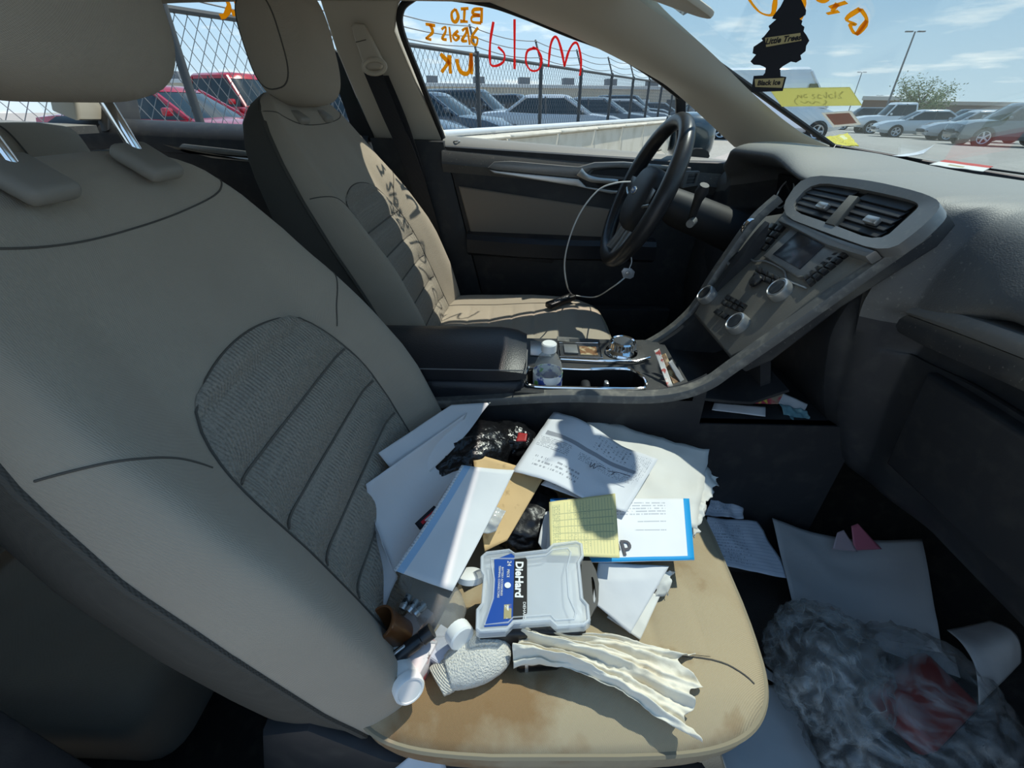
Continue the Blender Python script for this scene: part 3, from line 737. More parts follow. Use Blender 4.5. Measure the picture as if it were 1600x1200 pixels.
    for sc, dz in ((1.006, .018), (1.005, .035), (.99, .055), (.95, .075), (.90, .10)):
        rings.append([Vector((.03 + (outl(a)[0] - .03) * sc, outl(a)[1] * sc, ztop(outl(a)[0], outl(a)[1], 1) - dz)) for a in TH])
    cu = obj('seat_cushion', loft(rings), cush_fabric, root, sharp=70)
    obj('piping', tube([Vector((.03 + (outl(a)[0] - .03) * 1.006, outl(a)[1] * 1.006, ztop(outl(a)[0], outl(a)[1], 1) - .004)) for a in TH], .0042, 6, closed=True), piping_m, cu)
    pol = sorted((math.atan2(outl(a)[1], outl(a)[0] - .03), math.hypot(outl(a)[1], outl(a)[0] - .03)) for a in TH)
    def ctop(x, y, off=0):
        an = math.atan2(y, x - .03); rad = interp(pol, an)
        r = math.hypot(y, x - .03) / rad
        return Vector((x, y, ztop(x, y, r) + off))
    def cins(a, b):
        x = -.16 + .41 * a; y = (2 * b - 1) * (.150 + .008 * a)
        puff = abs(math.sin(PI * a * 6)) ** .45
        e = min(1, a / .03, (1 - a) / .03, b / .03, (1 - b) / .03)
        return ctop(x, y, .0008 + .003 * puff * e)
    obj('ribbed_inset', grid(cins, 72, 16), cush_fabric, cu, sharp=0)
    for sg in (-1, 1):
        obj('seam', tube([ctop(p.x, sg * p.y, .0004) for p in crom([Vector(q) for q in ((-.17, .152, 0), (.0, .155, 0), (.15, .158, 0), (.25, .162, 0), (.285, .172, 0), (.300, .182, 0))], 5)], .0012, 6), seam, cu)
    # ---- seat base: side shields and rails
    for sg in (-1, 1):
        sh = [(-.34, .36), (-.30, .50), (-.24, .52), (-.16, .44), (.05, .405), (.24, .40), (.26, .36), (.20, .31), (-.25, .30)]
        obj('side_shield', prism([Vector((x, sg * .262, z)) for x, z in sh], (0, -sg * .03, 0), .008), black_pl, root)
        obj('seat_rail', rbox(.62, .04, .05, .006, 2, (.0, sg * .19, .262)), black_pl, root)
    obj('seat_pan', rbox(.44, .46, .10, .02, 2, (.03, 0, .345)), black_pl, root)
    return root
ps = make_seat()
tag(ps, 'tan fabric front passenger seat covered in papers and litter', 'car seat', 'front seats')
ds = copy_tree(ps); ds.location = (-.09, 1.195, .072)
for ch in ds.children:
    if ch.name.startswith('seat_cushion'):
        for q_ in [ch] + list(ch.children):
            if q_.name.startswith(('seat_cushion', 'ribbed_inset')):
                q_.data = q_.data.copy(); q_.data.materials[0] = fabric
    if ch.name.startswith(('headrest_post', 'post_sleeve')): ch.location.z -= .035
    if ch.name.startswith('headrest') and not ch.name.startswith('headrest_post'): ch.location.z -= .075
tag(ds, 'tan fabric driver seat half in sun behind the steering wheel', 'car seat', 'front seats')
# ---- rear bench
rs = thing('rear_bench', 'grey tan rear bench seat seen behind the passenger headrest', 'car seat', (-1.1, .84, .22))
RB = crom([Vector(p) for p in ((-.96, 0, .42), (-1.02, 0, .70), (-1.08, 0, .95), (-1.105, 0, 1.05), (-1.135, 0, 1.088), (-1.19, 0, 1.085), (-1.235, 0, 1.03), (-1.20, 0, .6), (-1.14, 0, .42))], 5)
def bench(yc, hw, lift=0.0):
    rings = []
    for k in range(17):
        q = -1 + 2 * k / 16; f = max(0, 1 - abs(q) ** 7) ** .5; f = .72 + .28 * f
        rings.append([Vector((-1.12 + (p.x + 1.12) * f, yc + hw * q, (p.z + lift - .42) * (.94 + .06 * f) + .42)) for p in RB])
    return loft(rings)
wobj('backrest', bench(.80, .42), fabric, rs)
wobj('side_bolster', bench(1.32, .10, -.07), side_fabric, rs)
wobj('side_bolster', bench(.30, .08, -.07), side_fabric, rs)
wobj('seat_cushion', rbox(.50, 1.16, .20, .05, 4, (-.80, .84, .29)), fabric, rs)
for y in (1.05, .62):
    wobj('seam', tube([Vector((p.x + .002, y, p.z + .002)) for p in RB[:24]], .0018, 6), seam, rs)
# ---- driver's seat belt
sb = thing('seat_belt', 'black seat belt hanging from a beige guide on the driver side pillar', 'seat belt', (-.3, 1.47, .5))
bx = [at(582, 112, y=1.455), at(610, 180, y=1.475), at(640, 250, y=1.49), at(672, 350, y=1.50), at(703, 480, y=1.50), at(712, 520, y=1.50)]
P = crom(bx, 6); r_ = []
for i, p in enumerate(P):
    ww = .026; r_.append([p + Vector((-ww, .004, 0)), p + Vector((ww, -.004, 0)), p + Vector((ww, -.0025, 0)), p + Vector((-ww, .0055, 0))])
wobj('webbing', loft(r_), webbing, sb)
P2 = crom([at(598, 118, y=1.47), at(632, 200, y=1.485), at(660, 290, y=1.50), at(690, 400, y=1.51)], 6)
r_ = [[p + Vector((-.02, .002, 0)), p + Vector((.016, 0, 0)), p + Vector((.016, .0015, 0)), p + Vector((-.02, .0035, 0))] for p in P2]
wobj('webbing', loft(r_), webbing, sb)
gp = [at(u, v, y=1.44) for u, v in ((547, 42), (553, 35), (568, 37), (578, 55), (598, 95), (596, 108), (574, 110), (565, 96))]
wobj('guide_cover', prism(gp, (0, .02, 0), .006, 3), beige, sb)
wobj('guide_seam', tube([at(556, 66, y=1.438), at(572, 62, y=1.438)], .001, 6), seam, sb)
ringp = [at(585 + 17 * math.cos(a) + 0, 104 + 11 * math.sin(a), y=1.436) for a in [2 * PI * k / 20 for k in range(20)]]
wobj('guide_ring', tube(ringp, .006, 8, closed=True), beige, sb)
# ================================================================== dashboard
def ring_prism(outer, inner, ext, off=0):
    e = Vector(ext); n = len(outer); V = [Vector(p) for p in outer] + [Vector(p) for p in inner]; V += [p + e for p in V]
    F = []
    for i in range(n):
        j = (i + 1) % n
        F += [[i, j, n + j, n + i], [2 * n + i, 3 * n + i, 3 * n + j, 2 * n + j], [i, 2 * n + i, 2 * n + j, j], [n + i, n + j, 3 * n + j, 3 * n + i]]
    return V, F
def chaikin(L, it=2):
    L = [Vector(p) for p in L]
    for _ in range(it):
        o = []
        for p, q in zip(L, L[1:] + L[:1]): o += [p.lerp(q, .22), p.lerp(q, .78)]
        L = o
    return L
db = thing('dashboard', 'dusty black dashboard with centre controls, vents and grey trim', 'dashboard', (.7, .84, .45))
D = lambda name, vf, m, parent=None, **k: wobj(name, vf, m, parent or db, **k)
KF = [
 (.08, [(1.0, 1.0), (.88, 1.005), (.76, 1.005), (.70, .990), (.66, .955), (.63, .915), (.64, .895), (.68, .88), (.68, .78), (.66, .765), (.69, .60), (.75, .47), (.95, .45)]),
 (.55, [(1.06, .985), (.92, 1.0), (.79, 1.005), (.70, .990), (.65, .95), (.62, .905), (.63, .885), (.67, .87), (.67, .78), (.65, .765), (.68, .60), (.74, .47), (.95, .45)]),
 (.67, [(1.09, .985), (.95, 1.0), (.79, 1.006), (.68, .996), (.63, .945), (.61, .865), (.62, .84), (.65, .825), (.65, .775), (.64, .755), (.66, .60), (.71, .47), (.95, .45)]),
 (.715, [(1.1, .982), (.95, 1.0), (.80, 1.006), (.66, 1.004), (.60, .985), (.57, .91), (.56, .86), (.56, .83), (.57, .78), (.58, .74), (.61, .60), (.7, .47), (.95, .45)]),
 (.74, [(1.1, .98), (.95, 1.0), (.80, 1.008), (.66, 1.008), (.60, 1.0), (.60, .985), (.59, .93), (.57, .88), (.55, .82), (.55, .75), (.60, .60), (.7, .47), (.95, .45)]),
 (.96, [(1.1, .98), (.95, 1.0), (.80, 1.008), (.66, 1.008), (.60, 1.0), (.60, .985), (.59, .93), (.57, .88), (.55, .82), (.55, .75), (.60, .60), (.7, .47), (.95, .45)]),
 (1.0, [(1.1, .98), (.95, 1.0), (.80, 1.012), (.66, 1.012), (.58, 1.004), (.562, .992), (.60, .975), (.68, .95), (.70, .88), (.62, .85), (.58, .60), (.66, .47), (.95, .45)]),
 (1.18, [(1.07, .985), (.95, 1.0), (.80, 1.030), (.67, 1.042), (.59, 1.040), (.56, 1.022), (.60, .998), (.70, .98), (.71, .88), (.61, .85), (.56, .60), (.64, .47), (.95, .45)]),
 (1.34, [(1.0, 1.0), (.90, 1.012), (.78, 1.032), (.65, 1.044), (.57, 1.040), (.535, 1.022), (.58, .995), (.68, .97), (.70, .88), (.61, .84), (.56, .60), (.64, .47), (.95, .45)]),
 (1.40, [(.97, 1.008), (.88, 1.014), (.78, 1.020), (.66, 1.022), (.58, 1.012), (.545, .985), (.56, .96), (.575, .94), (.58, .88), (.57, .84), (.55, .60), (.62, .47), (.95, .45)]),
 (1.44, [(.95, 1.012), (.87, 1.012), (.78, 1.012), (.68, 1.004), (.62, .985), (.59, .955), (.58, .935), (.58, .915), (.58, .88), (.57, .84), (.55, .60), (.62, .47), (.95, .45)]),
 (1.52, [(.90, 1.018), (.84, 1.01), (.76, 1.0), (.68, .99), (.62, .97), (.59, .94), (.585, .92), (.585, .90), (.58, .88), (.57, .84), (.55, .60), (.62, .47), (.9, .45)]),
]
def prof(y):
    for (a, p), (b, q) in zip(KF, KF[1:]):
        if y <= b + 1e-9:
            f = max(0, (y - a) / (b - a)); f = f * f * (3 - 2 * f)
            return [Vector((u[0] + (v[0] - u[0]) * f, y, u[1] + (v[1] - u[1]) * f)) for u, v in zip(p, q)]
ys = sorted(set([round(.08 + 1.44 * k / 70, 4) for k in range(71)] + [.67, .69, .70, .715, .725, .74, .96, .98, 1.0, 1.40, 1.42, 1.44]))
rings = [crom(prof(y), 5) + [Vector((1.12, y, .5))] for y in ys]
vf = loft(rings); mb = M().add(([v - db.location for v in vf[0]], vf[1])); nr = len(rings[0])
mb.MI = [1 if 36 <= sum(i % nr for i in f) / len(f) < nr - 1.6 else 0 for f in mb.F]      # below the lip the panel is plain black
body = mb.build('dash_body', [dash_pl, black_pl], db, 50)
# passenger trim strips under the lip, tapering towards the centre
def strip(name, yz, thick, m, x0=.612):
    rings = []
    for y, za, zb, x in yz:
        h = za - zb
        rings.append([Vector((x + thick, y, za)), Vector((x + .004, y, za)), Vector((x, y, za - h * .3)), Vector((x, y, zb + h * .3)), Vector((x + .006, y, zb)), Vector((x + thick, y, zb))])
    return D(name, loft(rings), m)
yy = [.08 + .70 * k / 20 for k in range(21)]
def tz(y): return .822 + max(0, .80 - y) * .10
strip('trim_strip', [(y, tz(y) + .030 - .022 * max(0, (y - .60) / .18), tz(y) + .004, .612 - .012 * max(0, (y - .6) / .18)) for y in yy], .06, grey_pl)
strip('trim_strip', [(y, tz(y) + .002, tz(y) - .034 + .024 * max(0, (y - .60) / .18) ** 2, .616 - .014 * max(0, (y - .6) / .18)) for y in yy], .06, dust_pl)
gb = D('glove_box_door', prism([Vector((.635, .14, .775)), Vector((.625, .62, .768)), Vector((.645, .62, .58)), Vector((.665, .14, .58))], (.04, 0, 0), .008, 3), black_pl)
# windshield demister slots on top
D('demister_slot', prism([(1.02, .50, 1.0), (1.04, 1.15, 1.0), (1.0, 1.15, 1.004), (.98, .50, 1.004)], (0, 0, .004), .001), black_pl)
# instrument cluster inside the hood
ic = D('instrument_cluster', prism([(.665, 1.04, .97), (.665, 1.33, .97), (.685, 1.34, .885), (.685, 1.03, .885)], (.03, 0, 0), .008), mat('cluster_black', (.012, .013, .016), .15))
for y in (1.11, 1.26):
    mm_ = frame((.668, y, .928), (0, 1, 0), za=(-1, 0, .2))
    D('gauge_ring', ([mm_ @ v for v in tube([(0.034 * math.cos(a), .034 * math.sin(a), .004) for a in [2 * PI * k / 28 for k in range(28)]], .002, 6, closed=True)[0]], tube([(0.034 * math.cos(a), .034 * math.sin(a), .004) for a in [2 * PI * k / 28 for k in range(28)]], .002, 6, closed=True)[1]), silver, ic)
# ---- centre stack, on its sloping face
SPO = Vector((.553, .83, .985)); SPN = Vector((-.788, 0, .616)).normalized()
def sp(u, v, off=0.0): return onplane(u, v, SPO + SPN * off, SPN)
cs = D('centre_stack', prism([sp(u, v, -.012) for u, v in ((1222, 332), (1262, 276), (1330, 281), (1440, 304), (1468, 319), (1440, 352), (1290, 452), (1180, 540), (1140, 559), (1083, 491), (1130, 405), (1185, 338))], -SPN * .05, .006, 3), dust_pl)
vf = ring_prism(chaikin([sp(u, v, .006) for u, v in ((1254, 272), (1352, 280), (1440, 300), (1476, 318), (1440, 356), (1385, 396), (1298, 366), (1214, 334))]),
                chaikin([sp(u, v, .004) for u, v in ((1270, 283), (1352, 296), (1424, 312), (1438, 321), (1420, 338), (1374, 379), (1302, 351), (1230, 327))]), -SPN * .02)
vb = D('vent_bezel', vf, grey_pl)
D('vent_recess', prism([sp(u, v, -.010) for u, v in ((1268, 283), (1352, 295), (1436, 318), (1372, 380), (1300, 352), (1232, 327))], -SPN * .002), mat('vent_black', (.004, .004, .005), .8), vb)
def lerp2(a, b, t): return (a[0] + (b[0] - a[0]) * t, a[1] + (b[1] - a[1]) * t)
for (tl, tr_, br, bl_) in (((1275, 286), (1341, 298), (1302, 346), (1240, 326)), ((1352, 302), (1430, 320), (1372, 372), (1312, 352))):
    for k in range(5):
        t = (k + .5) / 5; A = lerp2(tl, bl_, t); B = lerp2(tr_, br, t)
        a, b = sp(*A, -.003), sp(*B, -.003)
        m_ = frame((a + b) / 2, (b - a), za=SPN + Vector((0, 0, .5)))
        q = rbox((b - a).length, .016, .0022, .0008, 1)
        D('vent_slat', ([m_ @ v for v in q[0]], q[1]), black_pl, vb)
    c_ = lerp2(lerp2(tl, br, .5), lerp2(tr_, bl_, .5), .5); c_ = (c_[0] - 4, c_[1] + 8)
    m_ = frame(sp(*c_, .004), sp(c_[0] + 10, c_[1] + 2.5) - sp(*c_), za=SPN)
    q = rbox(.028, .012, .010, .003, 2); D('vent_tab', ([m_ @ v for v in q[0]], q[1]), silver, vb)
D('vent_divider', prism([sp(u, v, .007) for u, v in ((1327, 304), (1341, 306), (1303, 352), (1288, 348))], -SPN * .02, .002), dust_pl, vb)
# panel below the vents
D('stack_ledge', prism([sp(u, v, .004) for u, v in ((1222, 336), (1298, 368), (1368, 391), (1352, 401), (1290, 382), (1232, 352), (1215, 345))], -SPN * .02, .003), grey_pl, cs)
D('screen_surround', prism([sp(u, v, -.004) for u, v in ((1236, 356), (1300, 378), (1326, 388), (1262, 430), (1245, 432), (1192, 399))], -SPN * .012, .003), grey_pl, cs)
D('display_screen', prism([sp(u, v, -.002) for u, v in ((1207, 397), (1247, 361), (1292, 379), (1249, 420))], -SPN * .004, .001), screen_m, cs)
btn = mat('button_black', (.014, .014, .015), .3, layers=[(60, .5, .7, (.07, .065, .055))])
glyph = mat('button_print', (.55, .55, .52), .6)
def pad(tl, tr_, br, bl_, nu, nv, off):
    for i in range(nu):
        for j in range(nv):
            def q(a, b): return lerp2(lerp2(tl, tr_, a), lerp2(bl_, br, a), b)
            g_ = .10
            ps_ = [sp(*q((i + g_) / nu, (j + g_) / nv), off), sp(*q((i + 1 - g_) / nu, (j + g_) / nv), off), sp(*q((i + 1 - g_) / nu, (j + 1 - g_) / nv), off), sp(*q((i + g_) / nu, (j + 1 - g_) / nv), off)]
            b_ = D('button', prism(ps_, -SPN * .01, .0012), btn, cs)
pad((1205, 346), (1226, 352), (1193, 390), (1170, 386), 2, 4, -.004)
pad((1303, 393), (1326, 393), (1262, 446), (1252, 432), 2, 6, -.004)
pad((1182, 413), (1218, 432), (1212, 446), (1174, 432), 4, 2, -.005)
pad((1136, 458), (1166, 474), (1156, 488), (1124, 474), 4, 2, -.005)
pad((1120, 480), (1150, 496), (1140, 504), (1112, 488), 3, 1, -.005)
D('chrome_line', tube(crom([sp(u, v, -.009) for u, v in ((1166, 398), (1178, 408), (1196, 408), (1224, 422), (1230, 437), (1260, 450))], 4), .0018, 6), silver, cs)
m_ = frame(sp(1182, 440, -.008), (0, 1, 0), za=SPN)
q = lathe([(0, .008), (.011, .007), (.0125, .004), (.0125, 0)], 20); D('round_button', ([m_ @ v for v in q[0]], q[1]), btn, cs)
for (u, v, r) in ((1156, 410, .0205), (1222, 457, .0205), (1108, 464, .0205), (1156, 509, .0205)):
    m_ = frame(sp(u, v, -.012), (0, 1, 0), za=SPN)
    q = lathe([(0, .016), (r * .80, .016), (r * .84, .0175), (r * .95, .016), (r, .012), (r * 1.02, 0)], 28)
    kn = D('knob', ([m_ @ w for w in q[0]], q[1]), silver, cs)
    q = lathe([(0, .0172), (r * .68, .0172), (r * .71, .015)], 24); D('knob_cap', ([m_ @ w for w in q[0]], q[1]), btn, kn)
# start button on the driver's side of the stack
m_ = frame(at(1172, 355, y=.975), (.5, 0, .8), za=(-.5, .8, .2))
q = lathe([(0, .006), (.014, .006), (.0165, .008), (.018, .005), (.018, 0)], 24)
st_ = D('start_button', ([m_ @ w for w in q[0]], q[1]), chrome, db)
# side vent ahead of the driver door
sv_ = D('side_vent', ring_prism([at(u, v, y=1.47) for u, v in ((1072, 268), (1094, 268), (1088, 290), (1066, 294))], [at(u, v, y=1.47) for u, v in ((1076, 272), (1090, 271), (1085, 287), (1071, 290))], (0, .02, 0)), grey_pl)
for k in range(3):
    v = 275 + 5 * k
    D('vent_slat', tube([at(1074, v + 1, y=1.475), at(1089, v, y=1.475)], .0015, 6), black_pl, sv_)
# column with stalk
colm = D('steering_column', loft([[Vector((x, 1.19, z)) + Vector((0, r * math.cos(a), r * 1.0 * math.sin(a))) for a in [2 * PI * k / 16 for k in range(16)]] for x, z, r in ((.335, .918, .038), (.36, .908, .046), (.44, .880, .050), (.55, .838, .055), (.66, .80, .06))]), mat('column_black', (.010, .010, .011), .6))
D('stalk', tube([at(1078, 352, y=1.10), at(1086, 325, y=1.07), at(1094, 303, y=1.045)], [.008, .009, .011], 10), black_pl, colm)
D('stalk_end', tube([at(1091, 312, y=1.05), at(1096, 300, y=1.042), at(1101, 289, y=1.035)], [.010, .014, .010], 10), black_pl, colm)
D('ignition_knob', tube([at(1083, 345, y=1.08), at(1078, 350, y=1.06)], [.010, .009], 12), grey_pl, colm)
D('knee_panel', prism([(.545, 1.0, .80), (.545, 1.42, .80), (.58, 1.42, .50), (.58, 1.0, .50)], (.03, 0, 0), .01), black_pl)
# ================================================================== steering wheel
sw = thing('steering_wheel', 'black leather steering wheel with oval badge on its hub', 'steering wheel', (.28, 1.19, .938))
wm = frame((.28, 1.19, .938), (0, 1, 0), ya=Vector((.143, 0, .337)))      # x left, y up the wheel, z away or towards driver
if (wm.to_3x3() @ Vector((0, 0, 1))).x > 0: wm = wm @ Matrix.Rotation(PI, 4, 'Y')
SWp = lambda name, vf, m, parent=None, **k: wobj(name, ([wm @ Vector(v) for v in vf[0]], vf[1]), m, parent or sw, **k)
RIM = .170
rimp = [(RIM * math.cos(2 * PI * k / 64), RIM * math.sin(2 * PI * k / 64), 0) for k in range(64)]
rim = SWp('rim', tube(rimp, [.0185 + .0012 * math.cos(4 * PI * k / 64) for k in range(64)], 14, closed=True), wheel_l)
V_, F_ = sup(.078, .078, .034, .62)
hub = SWp('hub', ([Vector((p.x * (1 + .12 * p.y / .078), p.y - .012, p.z - .012)) for p in V_], F_), black_pl)
for a0, a1, dy in ((1, 1, .012), (-1, 1, .012)):
    P = [(a0 * .06, .004, -.016), (a0 * .10, .008, -.012), (a0 * .14, .010, -.006), (a0 * .168, .012, 0)]
    sk = SWp('spoke', tube(P, [.028, .024, .020, .020], 12, flat=(1.0, .5)), black_pl)
    SWp('spoke_buttons', prism([Vector((a0 * .080, .026, .004)), Vector((a0 * .128, .024, .008)), Vector((a0 * .126, -.004, .008)), Vector((a0 * .084, -.012, .004))], (0, 0, .004), .0015), btn, sk)
    SWp('spoke_trim', tube([(a0 * .082, -.02, .006), (a0 * .10, -.016, .009), (a0 * .13, -.008, .008)], .0035, 8), silver, sk)
for sx in (-1, 1):
    SWp('spoke', tube([(sx * .028, -.07, -.018), (sx * .032, -.12, -.010), (sx * .038, -.164, -.002)], [.016, .013, .014], 10), grey_pl)
q = lathe([(0, .003), (.9, .003), (1.0, .0015), (1.0, 0)], 32)
bz = SWp('badge', ([Vector((v.x * .021, v.y * .0095, v.z + .021)) for v in q[0]], q[1]), silver, hub)
SWp('badge_face', ([Vector((v.x * .0185, v.y * .0078, v.z + .0225)) for v in q[0]], q[1]), mat('badge_blue', (.05, .16, .40), .2, coat=1.0), hub)
tv = text_vf('Ford', .010, .0003, shear=.3)
wv = wm.to_3x3() @ Vector((1, 0, 0)); flip = -1 if wv.y > 0 else 1
SWp('badge_script', ([Vector((v.x * flip if flip == 1 else -v.x, v.y, v.z + .0262)) for v in tv[0]], tv[1]), white_pl, hub)
# ================================================================== centre console
cc = thing('centre_console', 'black centre console with armrest, cup holders and rotary gear dial', 'console', (.0, .83, .22))
K = lambda name, vf, m, parent=None, **k: wobj(name, vf, m, parent or cc, **k)
rn = [at(640, 628, y=.715), at(760, 622, y=.715), at(880, 616, y=.712), at(1000, 618, y=.708), at(1060, 612, y=.705), at(1105, 596, y=.705), at(1140, 572, y=.705), at(1200, 530, y=.70), at(1270, 480, y=.695), at(1350, 422, y=.69), at(1440, 358, y=.682)]
rnp = crom(rn, 5)
rf = [at(870, 535, y=.945), at(940, 540, y=.945), at(985, 545, y=.945), at(1020, 532, y=.95), at(1055, 508, y=.957), at(1085, 478, y=.965), at(1108, 440, y=.972), at(1135, 400, y=.978), at(1175, 345, y=.985), at(1215, 308, y=.985)]
rfp = crom(rf, 5)
def band(P, wd, th, nrm):
    rings = []
    for i, p in enumerate(P):
        t = (P[min(i + 1, len(P) - 1)] - P[max(i - 1, 0)]).normalized(); y = Vector((0, 1, 0)); n = y.cross(t).normalized()
        if n.z < 0 and n.x > 0: n = -n
        y = y * wd
        rings.append([p - y + n * 0, p - y * .8 + n * th, p + y * .8 + n * th, p + y, p + y - n * th * 2, p - y - n * th * 2])
    return loft(rings)
K('side_rail', band(rnp, .013, .005, None), mat('rail_grey', (.115, .112, .105), .45, layers=[(60, .5, .75, (.24, .225, .19))]))
K('side_rail', band(rfp, .012, .005, None), MAT['rail_grey'])
# side walls follow the rails down to the floor
def wall(P, y, ext, cut=None):
    """side wall under a rail; past x = cut it stops at the open storage shelf"""
    top = [Vector((p.x, y, p.z - .004)) for p in P]
    xe = P[-1].x + .03
    if cut:
        top = [p for p in top if p.x < cut] + [Vector((cut, y, .59))]; xe = .66
    else: top = top + [Vector((xe, y, .46))]
    bot = ([Vector((xe, y, .59))] if cut else []) + [Vector((xe, y, .23)), Vector((-.45, y, .23)), Vector((-.45, y, P[0].z - .02))]
    return prism(top + bot, ext)
K('side_panel', wall(rnp[:-8], .712, (0, .02, 0), .345), black_pl)
K('side_panel', wall(rfp[:-4], .948, (0, -.02, 0)), black_pl)
# deck with cup holder opening
cho = [(.005, .735), (.10, .728), (.215, .728), (.235, .74), (.238, .765), (.225, .795), (.20, .805), (.12, .80), (.02, .805), (.004, .79)]
dko = [(-.02, .712), (.10, .712), (.22, .712), (.32, .712), (.32, .80), (.32, .948), (.20, .948), (.12, .948), (-.02, .948), (-.02, .80)]
K('deck', ring_prism([Vector((x, y, .656)) for x, y in dko], [Vector((x, y, .656)) for x, y in cho], (0, 0, -.012)), deck_pl)
K('cup_holder', loft([[Vector((.12 + (x - .12) * s, .766 + (y - .766) * s, z)) for x, y in cho] for s, z in ((1.0, .655), (.97, .62), (.94, .585), (.5, .584), (.02, .584))], cap=False), mat('cup_black', (.01, .01, .011), .4))
K('cup_divider', rbox(.02, .06, .04, .008, 3, (.125, .766, .62)), black_pl)
K('cup_grip', rbox(.010, .016, .022, .004, 2, (.165, .770, .638)), silver)
K('chrome_surround', tube(crom([Vector((x, y, .659)) for x, y in cho], 4, True), .0034, 8, closed=True), chrome)
sh_ = [(.07, .845), (.235, .838), (.262, .85), (.262, .905), (.235, .920), (.07, .920)]
K('shifter_plate', prism([Vector((x, y, .655)) for x, y in sh_], (0, 0, .006), .002), deck_pl)
K('chrome_surround', tube([Vector((x, y, .662)) for x, y in ((.075, .848), (.165, .845), (.165, .915), (.075, .915))], .0022, 8, closed=True), chrome)
K('chrome_surround', tube([Vector((x, y, .662)) for x, y in ((.075, .838), (.15, .832), (.235, .832), (.268, .85))], .003, 8), chrome)
K('brake_switch', prism([Vector((x, y, .661)) for x, y in ((.085, .862), (.115, .860), (.115, .900), (.085, .902))], (0, 0, .005), .0015), grey_pl)
K('tray_pad', prism([Vector((x, y, .661)) for x, y in ((.12, .860), (.158, .858), (.158, .90), (.12, .90))], (0, 0, .001)), mat('rust_stain', (.20, .09, .03), .6, layers=[(80, .5, .6, (.45, .35, .2))]))
dm_ = T(.212, .878, .660)
gd = K('gear_dial', ([dm_ @ v for v in lathe([(0, .027), (.022, .027), (.025, .029), (.028, .026), (.029, .012), (.033, .008), (.036, .004), (.037, 0)], 36)[0]], lathe([(0, .027), (.022, .027), (.025, .029), (.028, .026), (.029, .012), (.033, .008), (.036, .004), (.037, 0)], 36)[1]), chrome)
q = lathe([(0, .0285), (.020, .0285), (.0215, .026)], 28); K('dial_top', ([dm_ @ v for v in q[0]], q[1]), mat('dial_grey', (.18, .18, .18), .25, metal=.6), gd)
for k in range(24):
    a = 2 * PI * k / 24
    K('dial_ridge', tube([dm_ @ Vector((.0288 * math.cos(a), .0288 * math.sin(a), .012)), dm_ @ Vector((.0275 * math.cos(a), .0275 * math.sin(a), .026))], .0012, 5), silver, gd)
# open tray ahead of the deck, under the stack
K('front_tray', grid(lambda a, b: (.30 + .20 * a, .725 + .21 * b, .650 - .014 * math.sin(PI * min(1, a * 1.4) * .5) + .10 * max(0, a - .7)), 10, 6, .006), black_pl)
K('tray_back', prism([(.47, .76, .64), (.47, .94, .64), (.44, .94, .74), (.44, .76, .74)], (.02, 0, 0)), black_pl)
K('storage_shelf', prism([(.30, .714, .59), (.66, .714, .59), (.66, .945, .59), (.30, .945, .59)], (0, 0, -.012), .002), black_pl)
# armrest box
al = []
for k in range(20):
    t = k / 19; x = -.37 + .372 * t; e = min(1, (1 - t) / .14) ** .5; zt = .720 - .012 * (1 - e) - .012 * (1 - t) * 0; hw = .098 - .010 * (1 - e)
    al.append([Vector((x, .815 + hw * c_, zt + (-.0 if abs(c_) < .8 else -.010) - .010 * abs(c_) ** 6)) for c_ in (-1, -.95, -.8, -.4, 0, .4, .8, .95, 1)] + [Vector((x, .815 + hw, .678)), Vector((x, .815 - hw, .678))])
ar = K('armrest_lid', loft(al), leather)
K('stitching', tube([Vector((-.36 + .36 * k / 20, .815 - .0985, .702)) for k in range(21)] + [Vector((.002, .74, .702)), Vector((.003, .80, .702))], .0013, 6), mat('grey_thread', (.16, .16, .16), .8), ar)
K('armrest_box', rbox(.37, .19, .10, .02, 3, (-.185, .815, .626)), leather)
K('switch_panel', prism([(.01, .86, .656), (.055, .855, .656), (.055, .925, .656), (.01, .93, .656)], (0, 0, .003), .001), silver)
# ================================================================== things lying about in the car
LITG = 'papers heaped on the passenger seat'
def bil(c, a, b):
    return (c[0] * (1 - a) * (1 - b) + c[1] * a * (1 - b) + c[2] * a * b + c[3] * (1 - a) * b)
def pz(c): return [at(u, v, z=z) for u, v, z in c]
def sheet(name, label, corners, m, cat='paper', amp=.004, sc=14, seed=0, curl=None, nu=22, nv=22, thick=.0006, group=None, sag=0.0, ragged=0.0):
    P = pz(corners); o = sum(P, Vector()) / 4; n0 = (P[1] - P[0]).cross(P[3] - P[0]).normalized()
    if n0.z < 0: n0 = -n0
    def fn(a, b):
        p = bil(P, a, b); q = p * sc + Vector((seed * 5.3, seed, seed * 2.1))
        h = (1 - 2 * abs(noise.noise(q))) * amp + noise.noise(q * 2.7) * amp * .5
        p = p + n0 * h
        if sag: p = p - n0 * sag * (4 * a * (1 - a)) * (4 * b * (1 - b))
        if curl: p = p + n0 * curl(a, b)
        if ragged:
            e = max(0, 1 - min(a, 1 - a, b, 1 - b) * 9); p = p + (P[1] - P[0]).normalized() * ragged * e * noise.noise(q * 3) + (P[3] - P[0]).normalized() * ragged * e * noise.noise(q * 3.3)
        return p - o
    ob = obj(name, grid(fn, nu, nv, thick), m, None, sharp=0)
    ob.location = o; tag(ob, label, cat, group); ob['_n'] = 0; del ob['_n']
    return ob, P, n0, fn, o
GR = (.16, .17, .19); GR2 = (.34, .35, .38)
